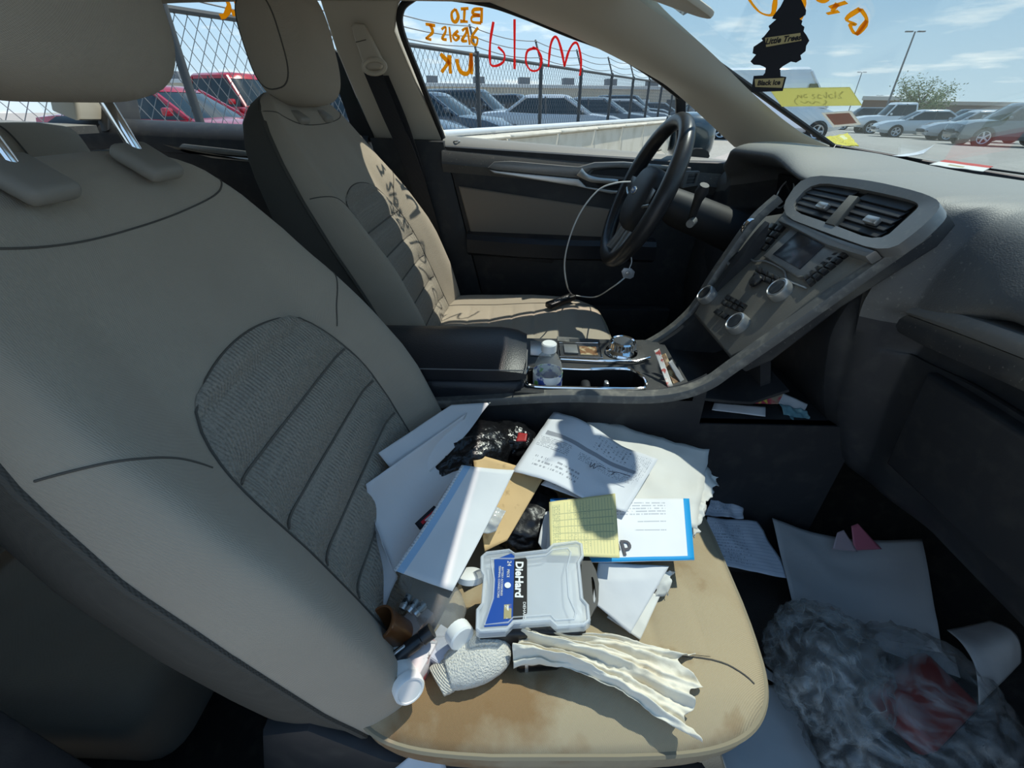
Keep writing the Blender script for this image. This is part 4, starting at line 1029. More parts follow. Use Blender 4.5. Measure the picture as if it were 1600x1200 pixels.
receipt_m = print_mat('printed_letter', (.70, .71, .74), [(.06, .60, .90, .66, (.30, .31, .34), 0, 1, 'u'), (.04, .40, .34, .57, GR2, 7, .55, 'u'), (.10, .12, .52, .30, GR2, 3, .5, 'u'),
     (.48, .70, .80, .94, GR, 10, .42, 'v'), (.84, .50, .97, .94, GR2, 9, .45, 'v'), (.42, .44, .92, .56, GR2, 5, .5, 'u')])
lined_m = print_mat('lined_form', (.62, .66, .74), [(.05, .05, .95, .95, (.40, .46, .56), 14, 1.1, 'u'), (.1, .1, .6, .9, (.35, .38, .45), 14, .45, 'u')])
yellow_m = print_mat('yellow_form', (.80, .72, .34), [(.04, .1, .16, .92, (.35, .38, .22), 5, .55, 'v'), (.2, .05, .95, .95, (.46, .46, .26), 16, 1.1, 'v'), (.05, .2, .95, .8, (.50, .48, .26), 5, 1.1, 'u'), (.25, .1, .6, .9, (.42, .42, .25), 12, .40, 'v')], base2=(.74, .66, .34))
blue = (.02, .32, .68)
letter_m = print_mat('blue_bordered_letter', (.82, .82, .84), [(.955, 0, 1.01, 1.01, blue, 0, 1, 'u'), (0, 0, 1.01, .06, blue, 0, 1, 'u'), (0, .94, .12, 1.01, (.03, .2, .55), 0, 1, 'u'),
     (.42, .70, .82, .94, (.50, .51, .55), 5, .55, 'u'), (.62, .58, .82, .62, (.5, .51, .55), 1, .6, 'u'), (.60, .44, .82, .48, (.5, .51, .55), 1, .6, 'u')], bump=.08)
env_m = print_mat('blue_lined_envelope', (.70, .71, .72), [(0, 0, .07, 1.01, (.42, .42, .42), 40, .5, 'u'), (.05, 0, .17, 1.01, (.33, .50, .68), 0, 1, 'u')])
plain_m = print_mat('plain_paper', (.68, .68, .69), [])
torn_m = print_mat('torn_paper', (.70, .69, .65), [], base2=(.62, .60, .55))
manila = mat('manila', (.62, .42, .20), .7, bump=[('noise', 16, .3, .004)], layers=[(60, .6, .7, (.45, .29, .13))])
tissue_m = mat('stained_tissue', (.76, .71, .60), .85, bump=[('noise', 60, .5, .004)], layers=[(10, .5, .7, (.68, .56, .38))], spec=.1)
# ---- papers leaning on the seat back
sheet('paper_sheet', 'white sheet folded over at the back of the heap against the seat back', [(590, 708, .668), (640, 770, .60), (766, 629, .640), (704, 633, .662)], plain_m, amp=.003, sc=9, seed=1, curl=lambda a, b: .016 * math.sin(PI * b) ** 2 * a, group=LITG)
sheet('paper_sheet', 'large white sheet standing left of the black plastic bag', [(571, 757, .655), (617, 895, .565), (712, 735, .60), (725, 648, .645)], plain_m, amp=.003, sc=8, seed=2, curl=lambda a, b: -.018 * math.sin(PI * a) + .01 * b, group=LITG)
sheet('paper_sheet', 'narrow curled white sheet tucked beside the seat back below the big one', [(583, 790, .615), (600, 955, .535), (624, 900, .555), (598, 850, .60)], plain_m, amp=.003, seed=3, nu=14, nv=10, group=LITG)
sheet('paper_sheet', 'small crumpled white scrap between seat back and envelope', [(588, 880, .56), (604, 925, .542), (622, 905, .550), (606, 858, .575)], plain_m, amp=.004, seed=13, nu=12, nv=10, group=LITG)
# ---- black plastic bags
def bag(label, u, v, z, rx, ry, rz, seed, m=black_bag, rot=0, amp=.22, sub=5, sc=1.7):
    p = at(u, v, z=z); o = obj('plastic_bag', blob(rx, ry, rz, amp, sc, seed, sub), m, None, sharp=0); o.location = p; o.rotation_euler.z = rot
    return tag(o, label, 'bag')
b1 = bag('glossy black plastic bag behind the long envelope', 728, 718, .572, .096, .066, .055, 4, rot=.75, amp=.13, sc=2.6)
bag('small black plastic bag end beside the printed letters', 795, 690, .572, .05, .045, .035, 7, rot=.2, amp=.14, sc=2.4)
bag('dull black bag between the manila envelope and the yellow form', 822, 805, .535, .05, .062, .03, 9, m=mat('matt_black_bag', (.010, .010, .012), .38, bump=[('noise', 50, .4, .005)]), rot=-.5)
o, *_ = sheet('red_strip', 'short red strip sticking out beside the small black bag', [(810, 676, .618), (806, 690, .612), (822, 690, .612), (824, 678, .618)], mat('red_card', (.38, .02, .02), .4), 'strip', amp=.001, nu=6, nv=6)
# ---- manila envelope and blue lined envelope
sheet('manila_envelope', 'tan manila envelope under the long blue-lined envelope', [(757, 862, .560), (792, 845, .560), (852, 742, .590), (738, 708, .615)], manila, 'envelope', amp=.0025, seed=5, thick=.002)
sheet('clear_wrapper', 'clear plastic wrapper between the two envelopes', [(755, 835, .585), (775, 830, .585), (790, 800, .595), (772, 790, .60)], mat('wrapper', (.6, .64, .66), .15, alpha=.6), 'wrapper', amp=.006, sc=40, seed=6, nu=14, nv=14)
ev, EP, En, Efn, Eo = sheet('paper_envelope', 'long white envelope lined in blue lying across the manila one', [(617, 895, .600), (707, 924, .592), (804, 735, .632), (722, 732, .645)], env_m, 'envelope', amp=.0015, sc=9, seed=8, curl=lambda a, b: .010 * (1 - a) ** 2 - .006 * math.sin(PI * b), group=LITG)
cdm = print_mat('matchbook_print', (.02, .02, .025), [(.35, .2, .75, .8, (.6, .03, .04), 0, 1, 'u'), (.5, .35, .7, .65, (.7, .7, .7), 0, 1, 'u')])
sheet('card', 'black and red card behind the edge of the long envelope', [(648, 818, .612), (656, 828, .608), (690, 798, .622), (678, 790, .626)], cdm, 'card', amp=.0005, nu=8, nv=8, thick=.001)
# ---- printed letters by the console
sheet('paper_sheet', 'wide white sheet spread under the printed letter towards the floor', [(900, 775, .575), (1086, 826, .545), (1108, 706, .566), (918, 653, .588)], torn_m, amp=.003, seed=9, ragged=.006, group=LITG, curl=lambda a, b: .014 * max(0, a - .8) * 5 * (b - .5) ** 2)
sheet('paper_sheet', 'torn white sheet with a ragged edge at the front of the heap', [(1045, 800, .545), (1092, 822, .535), (1125, 744, .552), (1062, 705, .560)], torn_m, amp=.006, sc=30, seed=10, ragged=.012, group=LITG)
sheet('paper_sheet', 'crumpled white corner sheet just above the blue-bordered letter', [(1020, 830, .540), (1085, 842, .530), (1102, 790, .545), (1040, 770, .55)], torn_m, amp=.006, sc=34, seed=11, ragged=.010, group=LITG)
lt, LP, Ln_, Lfn, Lo = sheet('printed_letter', 'printed letter with a signature and grey band nearest the console', [(800, 737, .606), (978, 800, .582), (1028, 718, .594), (866, 642, .612)], receipt_m, amp=.003, seed=12, curl=lambda a, b: .006 * math.sin(2 * PI * a), group=LITG)
sig = [(924, 722), (922, 730), (930, 724), (927, 732), (936, 728), (946, 732)], [(950, 736), (960, 738), (955, 742), (964, 738), (985, 744)]
for s in sig: wobj('signature', tube(crom([at(u, v, z=.604) for u, v in s], 4), .0006, 5), mat('ink', (.02, .02, .05), .5), lt)
sheet('paper_sheet', 'second printed page showing below the signed letter', [(845, 758, .585), (960, 800, .570), (990, 770, .580), (880, 720, .594)], receipt_m, amp=.002, seed=14, group=LITG)
bl_, BP, Bn, Bfn, Bo = sheet('blue_bordered_letter', 'white letter with a bright blue border beside the yellow form', [(852, 880, .566), (1085, 875, .556), (1077, 779, .568), (860, 779, .578)], letter_m, amp=.0008, seed=15, thick=.0016, group=LITG)
c0 = Bfn(.50, .20) + Bo; ax = (Bfn(.2, .2) - Bfn(.8, .2)).normalized(); ay = (Bfn(.5, .1) - Bfn(.5, .6)).normalized()
tv = text_vf('du', .034, .0002, bold=.0006); mt = frame(c0 + Vector((0, 0, .0022)), ax, ya=ay)
wobj('logo_lettering', ([mt @ Vector(v) for v in tv[0]], tv[1]), mat('logo_ink', (.04, .04, .06), .6), bl_)
yf, *_ = sheet('yellow_form', 'pale yellow carbon form lying on the blue-bordered letter', [(860, 868, .583), (968, 872, .580), (961, 772, .586), (858, 785, .588)], yellow_m, amp=.0015, seed=16, thick=.0012, group=LITG)
sheet('paper_sheet', 'white sheet curling out under the blue-bordered letter above the box handle', [(842, 850, .555), (860, 880, .555), (880, 790, .570), (852, 800, .568)], plain_m, amp=.004, seed=17, group=LITG)
sheet('paper_sheet', 'white sheet slanting down between the box and the cushion front', [(925, 940, .535), (985, 990, .520), (1045, 885, .545), (935, 878, .556)], plain_m, amp=.003, seed=18, group=LITG)
sheet('paper_sheet', 'lower white sheet with a creased corner right of the box', [(948, 965, .522), (1000, 1000, .514), (1032, 930, .520), (975, 915, .534)], torn_m, amp=.003, seed=19, group=LITG)
sheet('paper_sheet', 'little torn white scrap at the right end of the lower sheets', [(1020, 930, .520), (1045, 928, .518), (1052, 888, .538), (1030, 890, .54)], torn_m, amp=.004, sc=40, seed=20, ragged=.01, nu=12, nv=12, group=LITG)
# ---- battery accessory box: frosted lid, black base with hang handle
bx_c = [at(737, 987, z=.583), at(924, 975, z=.583), at(910, 842, z=.592), at(748, 862, z=.592)]
bx = thing('plastic_case', 'small frosted plastic case with blue and black label and black hang handle', 'case', sum(bx_c, Vector()) / 4 - Vector((0, 0, .06)))
def bq(a, b, h=0.0): return bil(bx_c, a, b) + Vector((0, 0, h))
OUTL = [(.03, .03), (.06, 0), (.28, 0), (.34, .075), (.66, .075), (.72, 0), (.95, 0), (1.0, .04), (1.0, .20), (.955, .28), (.955, .72), (1.0, .80), (1.0, .96), (.95, 1.0), (.72, 1.0), (.66, .93), (.34, .93), (.28, 1.0), (.06, 1.0), (.02, .95), (.03, .75), (.06, .68), (.06, .32), (.02, .25)]
Bx = lambda name, vf, m, parent=None, **k: wobj(name, vf, m, parent or bx, **k)
def shrink(s, o=(.5, .5)): return [(o[0] + (a - o[0]) * s, o[1] + (b - o[1]) * s) for a, b in OUTL]
lid = Bx('lid', prism([bq(a, b, -.004) for a, b in OUTL], (0, 0, -.014), .003, 3), frost_pl)
Bx('lid_rim', tube([bq(a, b, -.003) for a, b in shrink(.97)], .0024, 6, closed=True), frost_pl, lid)
Bx('lid_ridge', tube([bq(a, b, -.0035) for a, b in ((.10, .08), (.30, .09), (.34, .14), (.66, .14), (.70, .08), (.86, .08), (.88, .14), (.83, .32), (.83, .66), (.88, .86), (.85, .92), (.70, .92), (.64, .86), (.34, .86), (.12, .90), (.13, .80), (.16, .62), (.16, .38))], .0014, 6, closed=True), frost_pl, lid)
base_m = mat('case_black', (.018, .018, .019), .45)
Bx('base', prism([bq(a, b, -.0185) for a, b in ((.06, .04), (.9, -.02), (.97, .02), (1.0, .5), (.96, .95), (.1, .95))], (0, 0, -.035), .006, 3), base_m)
Bx('inner_tray', prism([bq(a, b, -.0182) for a, b in shrink(.90)], (0, 0, -.001)), mat('tray_grey', (.36, .40, .44), .5), None)
Bx('handle', ring_prism([bq(a, b, -.014) for a, b in ((.96, .10), (1.02, .14), (1.10, .30), (1.125, .5), (1.11, .66), (1.06, .84), (.99, .90), (.96, .5))], [bq(a, b, -.014) for a, b in ((1.055, .28), (1.065, .28), (1.085, .36), (1.085, .5), (1.082, .54), (1.075, .58), (1.06, .58), (1.056, .4))], (0, 0, -.008)), base_m)
bl1 = Bx('label_blue', prism([bq(a, b, -.0032) for a, b in ((.10, .06), (.30, .06), (.34, .12), (.34, .90), (.31, .94), (.15, .88), (.16, .70), (.165, .55), (.16, .38), (.12, .20))], (0, 0, -.0008)), mat('label_blue', (.008, .065, .32), .3))
bl2 = Bx('label_black', prism([bq(a, b, -.0026) for a, b in ((.34, .12), (.42, .12), (.46, .18), (.46, .82), (.44, .87), (.34, .87))], (0, 0, -.001)), mat('label_black', (.012, .013, .014), .3, layers=[(26, .60, .72, (.05, .22, .22))]))
axx = (bq(.4, 0) - bq(.4, 1)).normalized(); ayy = (bq(1, .5) - bq(0, .5)).normalized()
def btext(s, a, b, size, m, par, bold=0.0, h=.0004):
    tv = text_vf(s, size, .0002, bold=bold); mt = frame(bq(a, b, -.0022 if par is bl2 else -.003) + Vector((0, 0, h)), axx, ya=ayy)
    return Bx('label_text', ([mt @ Vector(v) for v in tv[0]], tv[1]), m, par)
btext('DieHard', .385, .58, .0145, white_pl, bl2, .0005)
btext('BATTERY ACCESSORIES', .232, .58, .0038, white_pl, bl1); btext('TERMINAL CONNECTORS', .205, .58, .0038, white_pl, bl1)
btext('24', .292, .80, .008, white_pl, bl1); btext('PIECE', .285, .67, .0048, white_pl, bl1); btext('DIEHARD', .435, .20, .0052, white_pl, bl2)
q = lathe([(0, .0006), (.0042, .0006), (.0042, 0)], 16); Bx('label_dot', ([T(*bq(.285, .52, -.003)) @ v for v in q[0]], q[1]), white_pl, bl1)
Bx('label_photo', prism([bq(a, b, -.0026) for a, b in ((.26, .13), (.325, .13), (.325, .29), (.26, .29))], (0, 0, -.0006)), mat('photo_print', (.35, .30, .15), .4, layers=[(120, .5, .55, (.7, .7, .65)), (70, .55, .6, (.05, .08, .3))]), bl1)
# ---- bottles
def at3(o, d, up=(0, 0, 1)):
    """matrix whose z axis is d"""
    z = Vector(d).normalized(); x = Vector(up).cross(z)
    if x.length < 1e-4: x = Vector((1, 0, 0))
    x.normalize(); y = z.cross(x); return Matrix(((x.x, y.x, z.x, o[0]), (x.y, y.y, z.y, o[1]), (x.z, y.z, z.z, o[2]), (0, 0, 0, 1)))
def lat(prof, mt, n=28):
    q = lathe(prof, n); return [mt @ v for v in q[0]], q[1]
def ribbed_cap(mt, r, h, n=40):
    prof = [(0, h), (r * .88, h), (r, h * .88), (r, 0), (r * .9, 0)]
    V, F = lathe(prof, n); out = []
    for i, v in enumerate(V):
        rr = Vector((v.x, v.y, 0)).length
        if rr > r * .97:
            k = (i % n); s = 1 + (.03 if k % 2 else 0); v = Vector((v.x * s, v.y * s, v.z))
        out.append(mt @ v)
    return out, F
wb = thing('water_bottle', 'small clear water bottle with white cap standing in the cup holder', 'bottle', (.045, .768, .59))
BM = T(.045, .768, .590)
def bprof(w=0.0): return [(0, .004), (.022, .002), (.028, .006), (.029, .020), (.0275, .026), (.029, .032), (.0275, .040), (.029, .046), (.0292, .085), (.027, .098), (.019, .116), (.0125, .124), (.0125, .134)]
wobj('bottle_body', lat(bprof(), BM, 32), clear_pl, wb)
wobj('label', lat([(.0296, .048), (.0296, .082), (.0291, .082), (.0291, .048)], BM, 32), mat('bottle_label', (.05, .09, .35), .4, layers=[(45, .48, .52, (.75, .78, .8)), (30, .58, .62, (.2, .5, .12))]), wb)
wobj('cap', ribbed_cap(T(.045, .768, .718), .0145, .017), white_pl, wb)
wobj('water', lat([(0, .006), (.027, .008), (.0275, .045), (0, .045)], BM, 24), mat('water', (.92, .96, .95), .02, trans=1.0, ior=1.15), wb)
p0 = at(655, 905, z=.545); p1 = at(717, 990, z=.560); dd = (p1 - p0)
cb_ = thing('plastic_bottle', 'empty crumpled clear bottle lying below the long envelope with its white cap towards the sock', 'bottle', p0 - Vector((0, 0, .03)))
Lb = dd.length; bm_ = at3(p0, dd)
V, F = lathe([(0, -.015), (.028, -.012), (.031, 0), (.029, .012), (.031, .022), (.029, .034), (.031, .046), (.0315, Lb * .60), (.026, Lb * .78), (.015, Lb * .88), (.0125, Lb * .95)], 28)
wobj('bottle_body', ([bm_ @ (v * 1 + Vector((noise.noise(v * 60) * .004, noise.noise(v * 55 + Vector((4, 4, 4))) * .004, 0))) for v in V], F), clear_pl, cb_)
wobj('cap', ribbed_cap(at3(p1 - dd.normalized() * .006, dd), .0165, .016), white_pl, cb_)
lidp = at(735, 905, z=.556)
o = obj('jar_lid', lat([(0, .010), (.016, .010), (.019, .008), (.0195, 0), (.017, 0)], Matrix.Rotation(-.5, 4, 'X'), 28), white_pl); o.location = lidp; tag(o, 'round white lid half under the left end of the frosted case', 'lid')
# amber open tub
p0 = at(612, 985, z=.548); am = at3(p0, Vector((-.45, -.15, .85)))
o = obj('amber_cup', lat([(0, -.022), (.018, -.022), (.020, -.018), (.021, .020), (.0222, .022), (.0222, .026), (.0195, .026), (.0185, -.014), (0, -.016)], at3((0, 0, 0), Vector((-.45, -.15, .85))), 28), mat('amber_plastic', (.20, .075, .025), .3, coat=.4), None); o.location = p0; tag(o, 'empty brown open-topped cup beside the seat back', 'cup')
# black pen torch
a_, b_ = at(598, 1044, z=.540), at(675, 985, z=.566); fl = thing('torch', 'slim black torch lying across the small boxes by the seat back', 'torch', a_)
bm_ = at3(a_, b_ - a_); Lf = (b_ - a_).length
wobj('torch_body', lat([(0, 0), (.0085, 0), (.009, .003), (.009, Lf * .7), (.0082, Lf * .72), (.0082, Lf * .78), (.0095, Lf * .80), (.0095, Lf), (0, Lf)], bm_, 18), mat('torch_black', (.012, .013, .015), .28), fl)
wobj('torch_clip', rbox(.004, .003, Lf * .45, .001, 1)[0] and ([bm_ @ (v + Vector((0, .0105, Lf * .3))) for v in rbox(.004, .003, Lf * .45, .001, 1)[0]], rbox(.004, .003, Lf * .45, .001, 1)[1]), silver, fl)
# white pill bottle
a_, b_ = at(622, 1040, z=.535), at(640, 1078, z=.548); pb = thing('pill_bottle', 'white pill bottle lying against the seat back bolster, lid towards the camera', 'bottle', a_)
wobj('bottle_body', lat([(0, -.016), (.0145, -.016), (.016, -.013), (.016, .026), (.014, .03)], at3(a_, b_ - a_)), white_pl, pb)
wobj('cap', lat([(.0160, 0), (.0180, .001), (.0180, .011), (.0165, .0130), (.0145, .0130), (.0138, .0122), (0, .012)], at3(a_.lerp(b_, .75), b_ - a_)), white_pl, pb)
# small boxes
def boxy(name, label, cat, u, v, z, sx, sy, sz, rz, tilt, m, top=None):
    mt = T(*at(u, v, z=z)) @ RZ(rz) @ RX(tilt[0]) @ RY(tilt[1]); r = thing(name, label, cat, at(u, v, z=z) - Vector((0, 0, sz / 2)))
    q = rbox(sx, sy, sz, .0015, 2); wobj('box_body', ([mt @ w for w in q[0]], q[1]), m, r)
    q = rbox(sx * .98, .0006, sz * .9, 0, 1); wobj('end_flap', ([mt @ (Vector(w) + Vector((0, -sy / 2 - .0004, 0))) for w in q[0]], q[1]), top or m, r)
    return r
carton = mat('carton_white', (.70, .62, .62), .5, layers=[(45, .56, .62, (.55, .12, .12)), (90, .62, .68, (.05, .05, .05))])
boxy('medicine_box', 'small white carton with red and black print beside the pill bottle', 'box', 656, 1036, .528, .024, .052, .030, -.35, (0, 0), carton, white_p)
boxy('blister_box', 'pale lilac carton between the bottle cap and the sock', 'box', 690, 1012, .526, .032, .040, .022, -.5, (0, 0), mat('carton_lilac', (.55, .53, .58), .35, layers=[(50, .56, .62, (.35, .35, .4))]))
boxy('stained_box', 'stained pinkish carton behind the slim black torch', 'box', 648, 975, .530, .030, .045, .02, -.6, (0, 0), mat('carton_stained', (.5, .40, .35), .6, layers=[(30, .5, .6, (.25, .13, .08))]))
for i, (u0, v0, u1, v1) in enumerate(((628, 952, 640, 930), (638, 956, 652, 938), (648, 960, 664, 944))):
    a_, b_ = at(u0, v0, z=.556), at(u1, v1, z=.560); r = thing('battery', ['small battery leaning leftmost of the three above the brown cup', 'middle one of the three small batteries above the brown cup', 'rightmost of the three small batteries above the brown cup'][i], 'battery', a_, 'small batteries')
    wobj('cell', lat([(0, 0), (.005, 0), (.0052, .001), (.0052, (b_ - a_).length), (.002, (b_ - a_).length), (.002, (b_ - a_).length + .0012), (0, (b_ - a_).length + .0012)], at3(a_, b_ - a_), 14), mat('battery_grey', (.25, .27, .27), .3, metal=.4, layers=[(150, .5, .55, (.03, .03, .03))]), r)
    wobj('terminal', lat([(.0053, 0), (.0053, .006), (.0051, .006)], at3(a_, b_ - a_), 14), silver, r)
# ---- sock
def loft_path(pts, radii, n=20, amp=0.0, sc=200, cap=True):
    P = crom(pts, 6); R = [r for r in crom([Vector((a, b, 0)) for a, b in radii], 6)]; rings = []
    for i, p in enumerate(P):
        t = (P[min(i + 1, len(P) - 1)] - P[max(i - 1, 0)]).normalized(); s = t.cross(Vector((0, 0, 1))).normalized(); u = s.cross(t)
        ring = []
        for k in range(n):
            a = 2 * PI * k / n; q = p + s * math.cos(a) * R[i].x + u * math.sin(a) * R[i].y
            ring.append(q + (s * math.cos(a) + u * math.sin(a)) * amp * noise.noise(q * sc))
        rings.append(ring)
    return loft(rings, cap)
sk = thing('sock', 'white towelling sock rolled on the cushion in front of the frosted case', 'sock', at(745, 1040, z=.505))
terry = mat('terry_white', (.72, .69, .62), .95, bump=[('noise', 420, 1.0, .004)], spec=.05)
wobj('sock_foot', loft_path([at(702, 1050, z=.527), at(722, 1040, z=.53), at(752, 1024, z=.534), at(778, 1006, z=.534), at(792, 998, z=.532)], [(.021, .017), (.027, .020), (.031, .023), (.027, .021), (.010, .009)], 28, .0012, 300), terry, sk, sharp=0)
wobj('cuff', loft_path([at(682, 1066, z=.523), at(692, 1058, z=.524), at(706, 1049, z=.526)], [(.019, .011), (.021, .014), (.021, .016)], 40, .0006, 500), mat('cuff_rib', (.68, .63, .54), .9, bump=[('weave', 1400, .8, .0015)]), sk, sharp=0)
# ---- black canister under the tissue
a_, b_ = at(806, 1022, z=.523), at(862, 1018, z=.523); cn = thing('black_canister', 'glossy black canister lying under the end of the tissue', 'canister', a_)
wobj('canister_body', lat([(0, 0), (.018, 0), (.0205, .004), (.0205, .05), (.018, .056), (0, .056)], at3(a_, b_ - a_)), mat('gloss_black', (.006, .006, .007), .1), cn)
wobj('canister_band', lat([(.0207, .010), (.0212, .012), (.0207, .014)], at3(a_, b_ - a_)), silver, cn)
# ---- tissue: a twisted pleated strip fanning out towards the seat front
tp_ = crom([at(812, 1000, z=.545), at(860, 1012, z=.552), at(915, 1022, z=.552), at(975, 1038, z=.545), at(1030, 1062, z=.532), at(1078, 1080, z=.524)], 8)
def tiss(a, b):
    i = a * (len(tp_) - 1); i0 = min(int(i), len(tp_) - 2); p = tp_[i0].lerp(tp_[i0 + 1], i - i0)
    t = (tp_[min(i0 + 1, len(tp_) - 1)] - tp_[max(i0 - 1, 0)]).normalized(); s = Vector((0, 0, 1)).cross(t).normalized()
    w = .019 + .047 * max(0, a - .30) ** 1.0 + .012 * max(0, .15 - a) / .15
    k = 2 * b - 1
    fold = .0065 * math.sin(k * 8 + 2.8 * a) * (1 - .5 * a) + .0035 * math.sin(k * 19 + 6 * a) + .0022 * math.sin(k * 33 - 4 * a)
    arch = .016 * (1 - k * k) * (1 - .75 * a)
    q = p + s * k * w + Vector((0, 0, 1)) * (fold + arch) + t * (.016 * noise.noise(Vector((k * 2.5, 1, 0))) * (a + .35 * (1 - a)) * 2)
    n = noise.noise(q * 45) * .0045 + (1 - 2 * abs(noise.noise(q * 80 + Vector((3, 1, 7))))) * .0022
    return q + Vector((0, 0, 1)) * (n - .002)
ts = obj('tissue', grid(tiss, 90, 72, .0006), tissue_m, None, sharp=0); tag(ts, 'crumpled yellowed tissue twisted along the front of the cushion', 'tissue')
sheet('card', 'pale card stuck down beside the seat at the bottom edge', [(612, 1204, .445), (700, 1212, .44), (690, 1168, .452), (640, 1182, .452)], plain_m, 'card', amp=.001, nu=8, nv=8, thick=.001)
# ---- anti-theft tag, cable and adapter on the driver side
cbm = mat('cable_white', (.62, .62, .6), .5)
cab = thing('charging_cable', 'thin white cable looping from the steering wheel to the driver seat', 'cable', at(885, 440, y=1.12))
wobj('wire', tube(crom([at(985, 284, y=1.16), at(962, 286, y=1.14), at(935, 297, y=1.13), at(908, 330, y=1.12), at(890, 372, y=1.12), at(882, 412, y=1.14), at(886, 446, y=1.17), at(893, 460, z=.600)], 8), .0019, 8), cbm, cab)
wobj('wire', tube(crom([at(900, 462, z=.600), at(930, 464, z=.60), at(958, 448, y=1.15), at(976, 434, y=1.15)], 8), .0019, 8), cbm, cab)
wobj('wire', tube(crom([at(983, 420, y=1.15), at(987, 408, y=1.16), at(984, 392, y=1.18)], 8), .0015, 8), cbm, cab)
tgp = [at(u, v, y=1.148) for u, v in ((971, 424), (975, 419), (987, 420), (992, 425), (990, 433), (985, 436), (974, 434))]
tg = thing('cable_tag', 'grey diamond-shaped tag hanging on the white cable below the wheel', 'tag', at(981, 427, y=1.148))
wobj('tag_plate', prism(tgp, (0, .004, 0), .001), mat('tag_grey', (.38, .39, .41), .35, metal=.4), tg)
wobj('tag_screw', lat([(0, .003), (.005, .002), (.006, 0)], at3(at(981, 427, y=1.147), (0, -1, 0)), 16), silver, tg)
a_, b_ = at(856, 478, z=.596), at(896, 463, z=.602); ad = thing('cable_adapter', 'black cable adapter lying on the driver seat cushion', 'adapter', a_)
mt = frame((a_ + b_) / 2, b_ - a_, za=(0, 0, 1)); q = rbox((b_ - a_).length, .030, .018, .005, 3); wobj('adapter_body', ([mt @ v for v in q[0]], q[1]), mat('adapter_black', (.012, .012, .013), .4), ad)
q = rbox((b_ - a_).length * .6, .014, .001, 0, 1); wobj('adapter_label', ([mt @ (Vector(v) + Vector((0, -.004, .0093))) for v in q[0]], q[1]), mat('adapter_print', (.05, .05, .05), .4, layers=[(260, .55, .58, (.6, .6, .6))]), ad)
# ---- cards stuffed in the tray ahead of the dial
for (c, m, lab) in (
    ([(1022, 548, .700), (1044, 606, .655), (1052, 604, .655), (1030, 545, .705)], mat('card_white', (.7, .66, .6), .5, layers=[(60, .55, .6, (.5, .1, .08))]), 'white and red packet standing in the tray ahead of the gear dial'),
    ([(1032, 556, .690), (1054, 604, .652), (1062, 600, .652), (1040, 552, .695)], mat('card_brown', (.22, .12, .06), .4, layers=[(50, .5, .6, (.5, .38, .2))]), 'brown packet right behind the white and red one in the tray'),
    ([(1044, 566, .690), (1064, 600, .652), (1070, 596, .652), (1050, 562, .69)], mat('card_grey', (.3, .3, .31), .5), 'thin grey card leaning at the back of the tray')):
    sheet('packet', lab, c, m, 'packet', amp=.0015, sc=40, nu=10, nv=10, thick=.002)
# ---- oddments on the small ledge at the console's side
sheet('paper_strip', 'white strip of paper on the ledge beside the console', [(1112, 641, .594), (1196, 651, .594), (1196, 636, .600), (1116, 629, .600)], plain_m, amp=.001, nu=10, nv=6)
sheet('packet', 'red and tan packet leaning on the ledge beside the console', [(1140, 630, .604), (1215, 632, .604), (1225, 613, .616), (1178, 597, .628)], mat('packet_tan', (.45, .33, .22), .5, layers=[(20, .52, .58, (.5, .06, .10)), (26, .60, .64, (.75, .6, .1))]), 'packet', amp=.003, sc=30)
sheet('paper_scrap', 'grey paper scrap at the right of the packet on the ledge', [(1210, 628, .602), (1256, 644, .596), (1262, 632, .602), (1218, 612, .612)], plain_m, amp=.002, nu=10, nv=8)
sheet('face_mask', 'crumpled blue-green cloth hanging off the console ledge', [(1216, 632, .602), (1238, 672, .575), (1272, 670, .575), (1258, 642, .598)], mat('mask_blue', (.09, .20, .24), .9, layers=[(60, .5, .6, (.16, .28, .30))]), 'cloth', amp=.006, sc=50)
# ---- footwell
fm = obj('floor_mat', grid(lambda a, b: (.30 + .46 * a, .20 + .46 * b, .236 + .012 * (1 if min(a, 1 - a, b, 1 - b) < .03 else 0) + .006 * noise.noise(Vector((a * 5, b * 5, 0)))), 40, 40, .008), mat('mat_brown', (.045, .036, .03), .95, bump=[('noise', 500, .8, .003)]), None); tag(fm, 'dark brown floor mat in the passenger footwell', 'mat')
shaded_p = print_mat('shade_greyed_paper', (.44, .44, .44), [])  # white paper greyed down: the footwell's shade is put into its colour
FG = 'papers in the passenger footwell'
sheet('paper_sheet', 'lined form sliding off the seat front into the footwell', [(1098, 878, .370), (1236, 906, .300), (1182, 815, .335), (1104, 808, .385)], lined_m, amp=.004, seed=31, group=FG)
sheet('paper_sheet', 'crumpled lined page above the other lined form by the console', [(1100, 806, .375), (1160, 812, .352), (1158, 762, .362), (1124, 742, .385)], lined_m, amp=.007, sc=26, seed=32, group=FG)
sheet('paper_sheet', 'big white sheet curling across the middle of the footwell', [(1237, 938, .30), (1472, 1020, .335), (1436, 850, .350), (1205, 818, .325)], shaded_p, amp=.004, sc=9, seed=33, group=FG, curl=lambda a, b: -.04 * math.sin(PI * a) + .02 * b)
sheet('paper_sheet', 'rounded white sheet at the right edge of the footwell', [(1478, 985, .355), (1530, 1102, .33), (1596, 1035, .35), (1545, 970, .37)], shaded_p, amp=.004, sc=12, seed=34, group=FG, curl=lambda a, b: .03 * math.sin(PI * a))
sheet('paper_sheet', 'white sheet half under the big curling one above the plastic bag', [(1360, 1010, .29), (1500, 1060, .31), (1490, 1020, .32), (1370, 985, .30)], shaded_p, amp=.003, seed=35, group=FG)
sheet('paper_sheet', 'white sheet flat on the floor below the seat front corner', [(1120, 1230, .252), (1300, 1240, .252), (1232, 1076, .252), (1140, 1060, .252)], shaded_p, amp=.002, seed=36, group=FG)
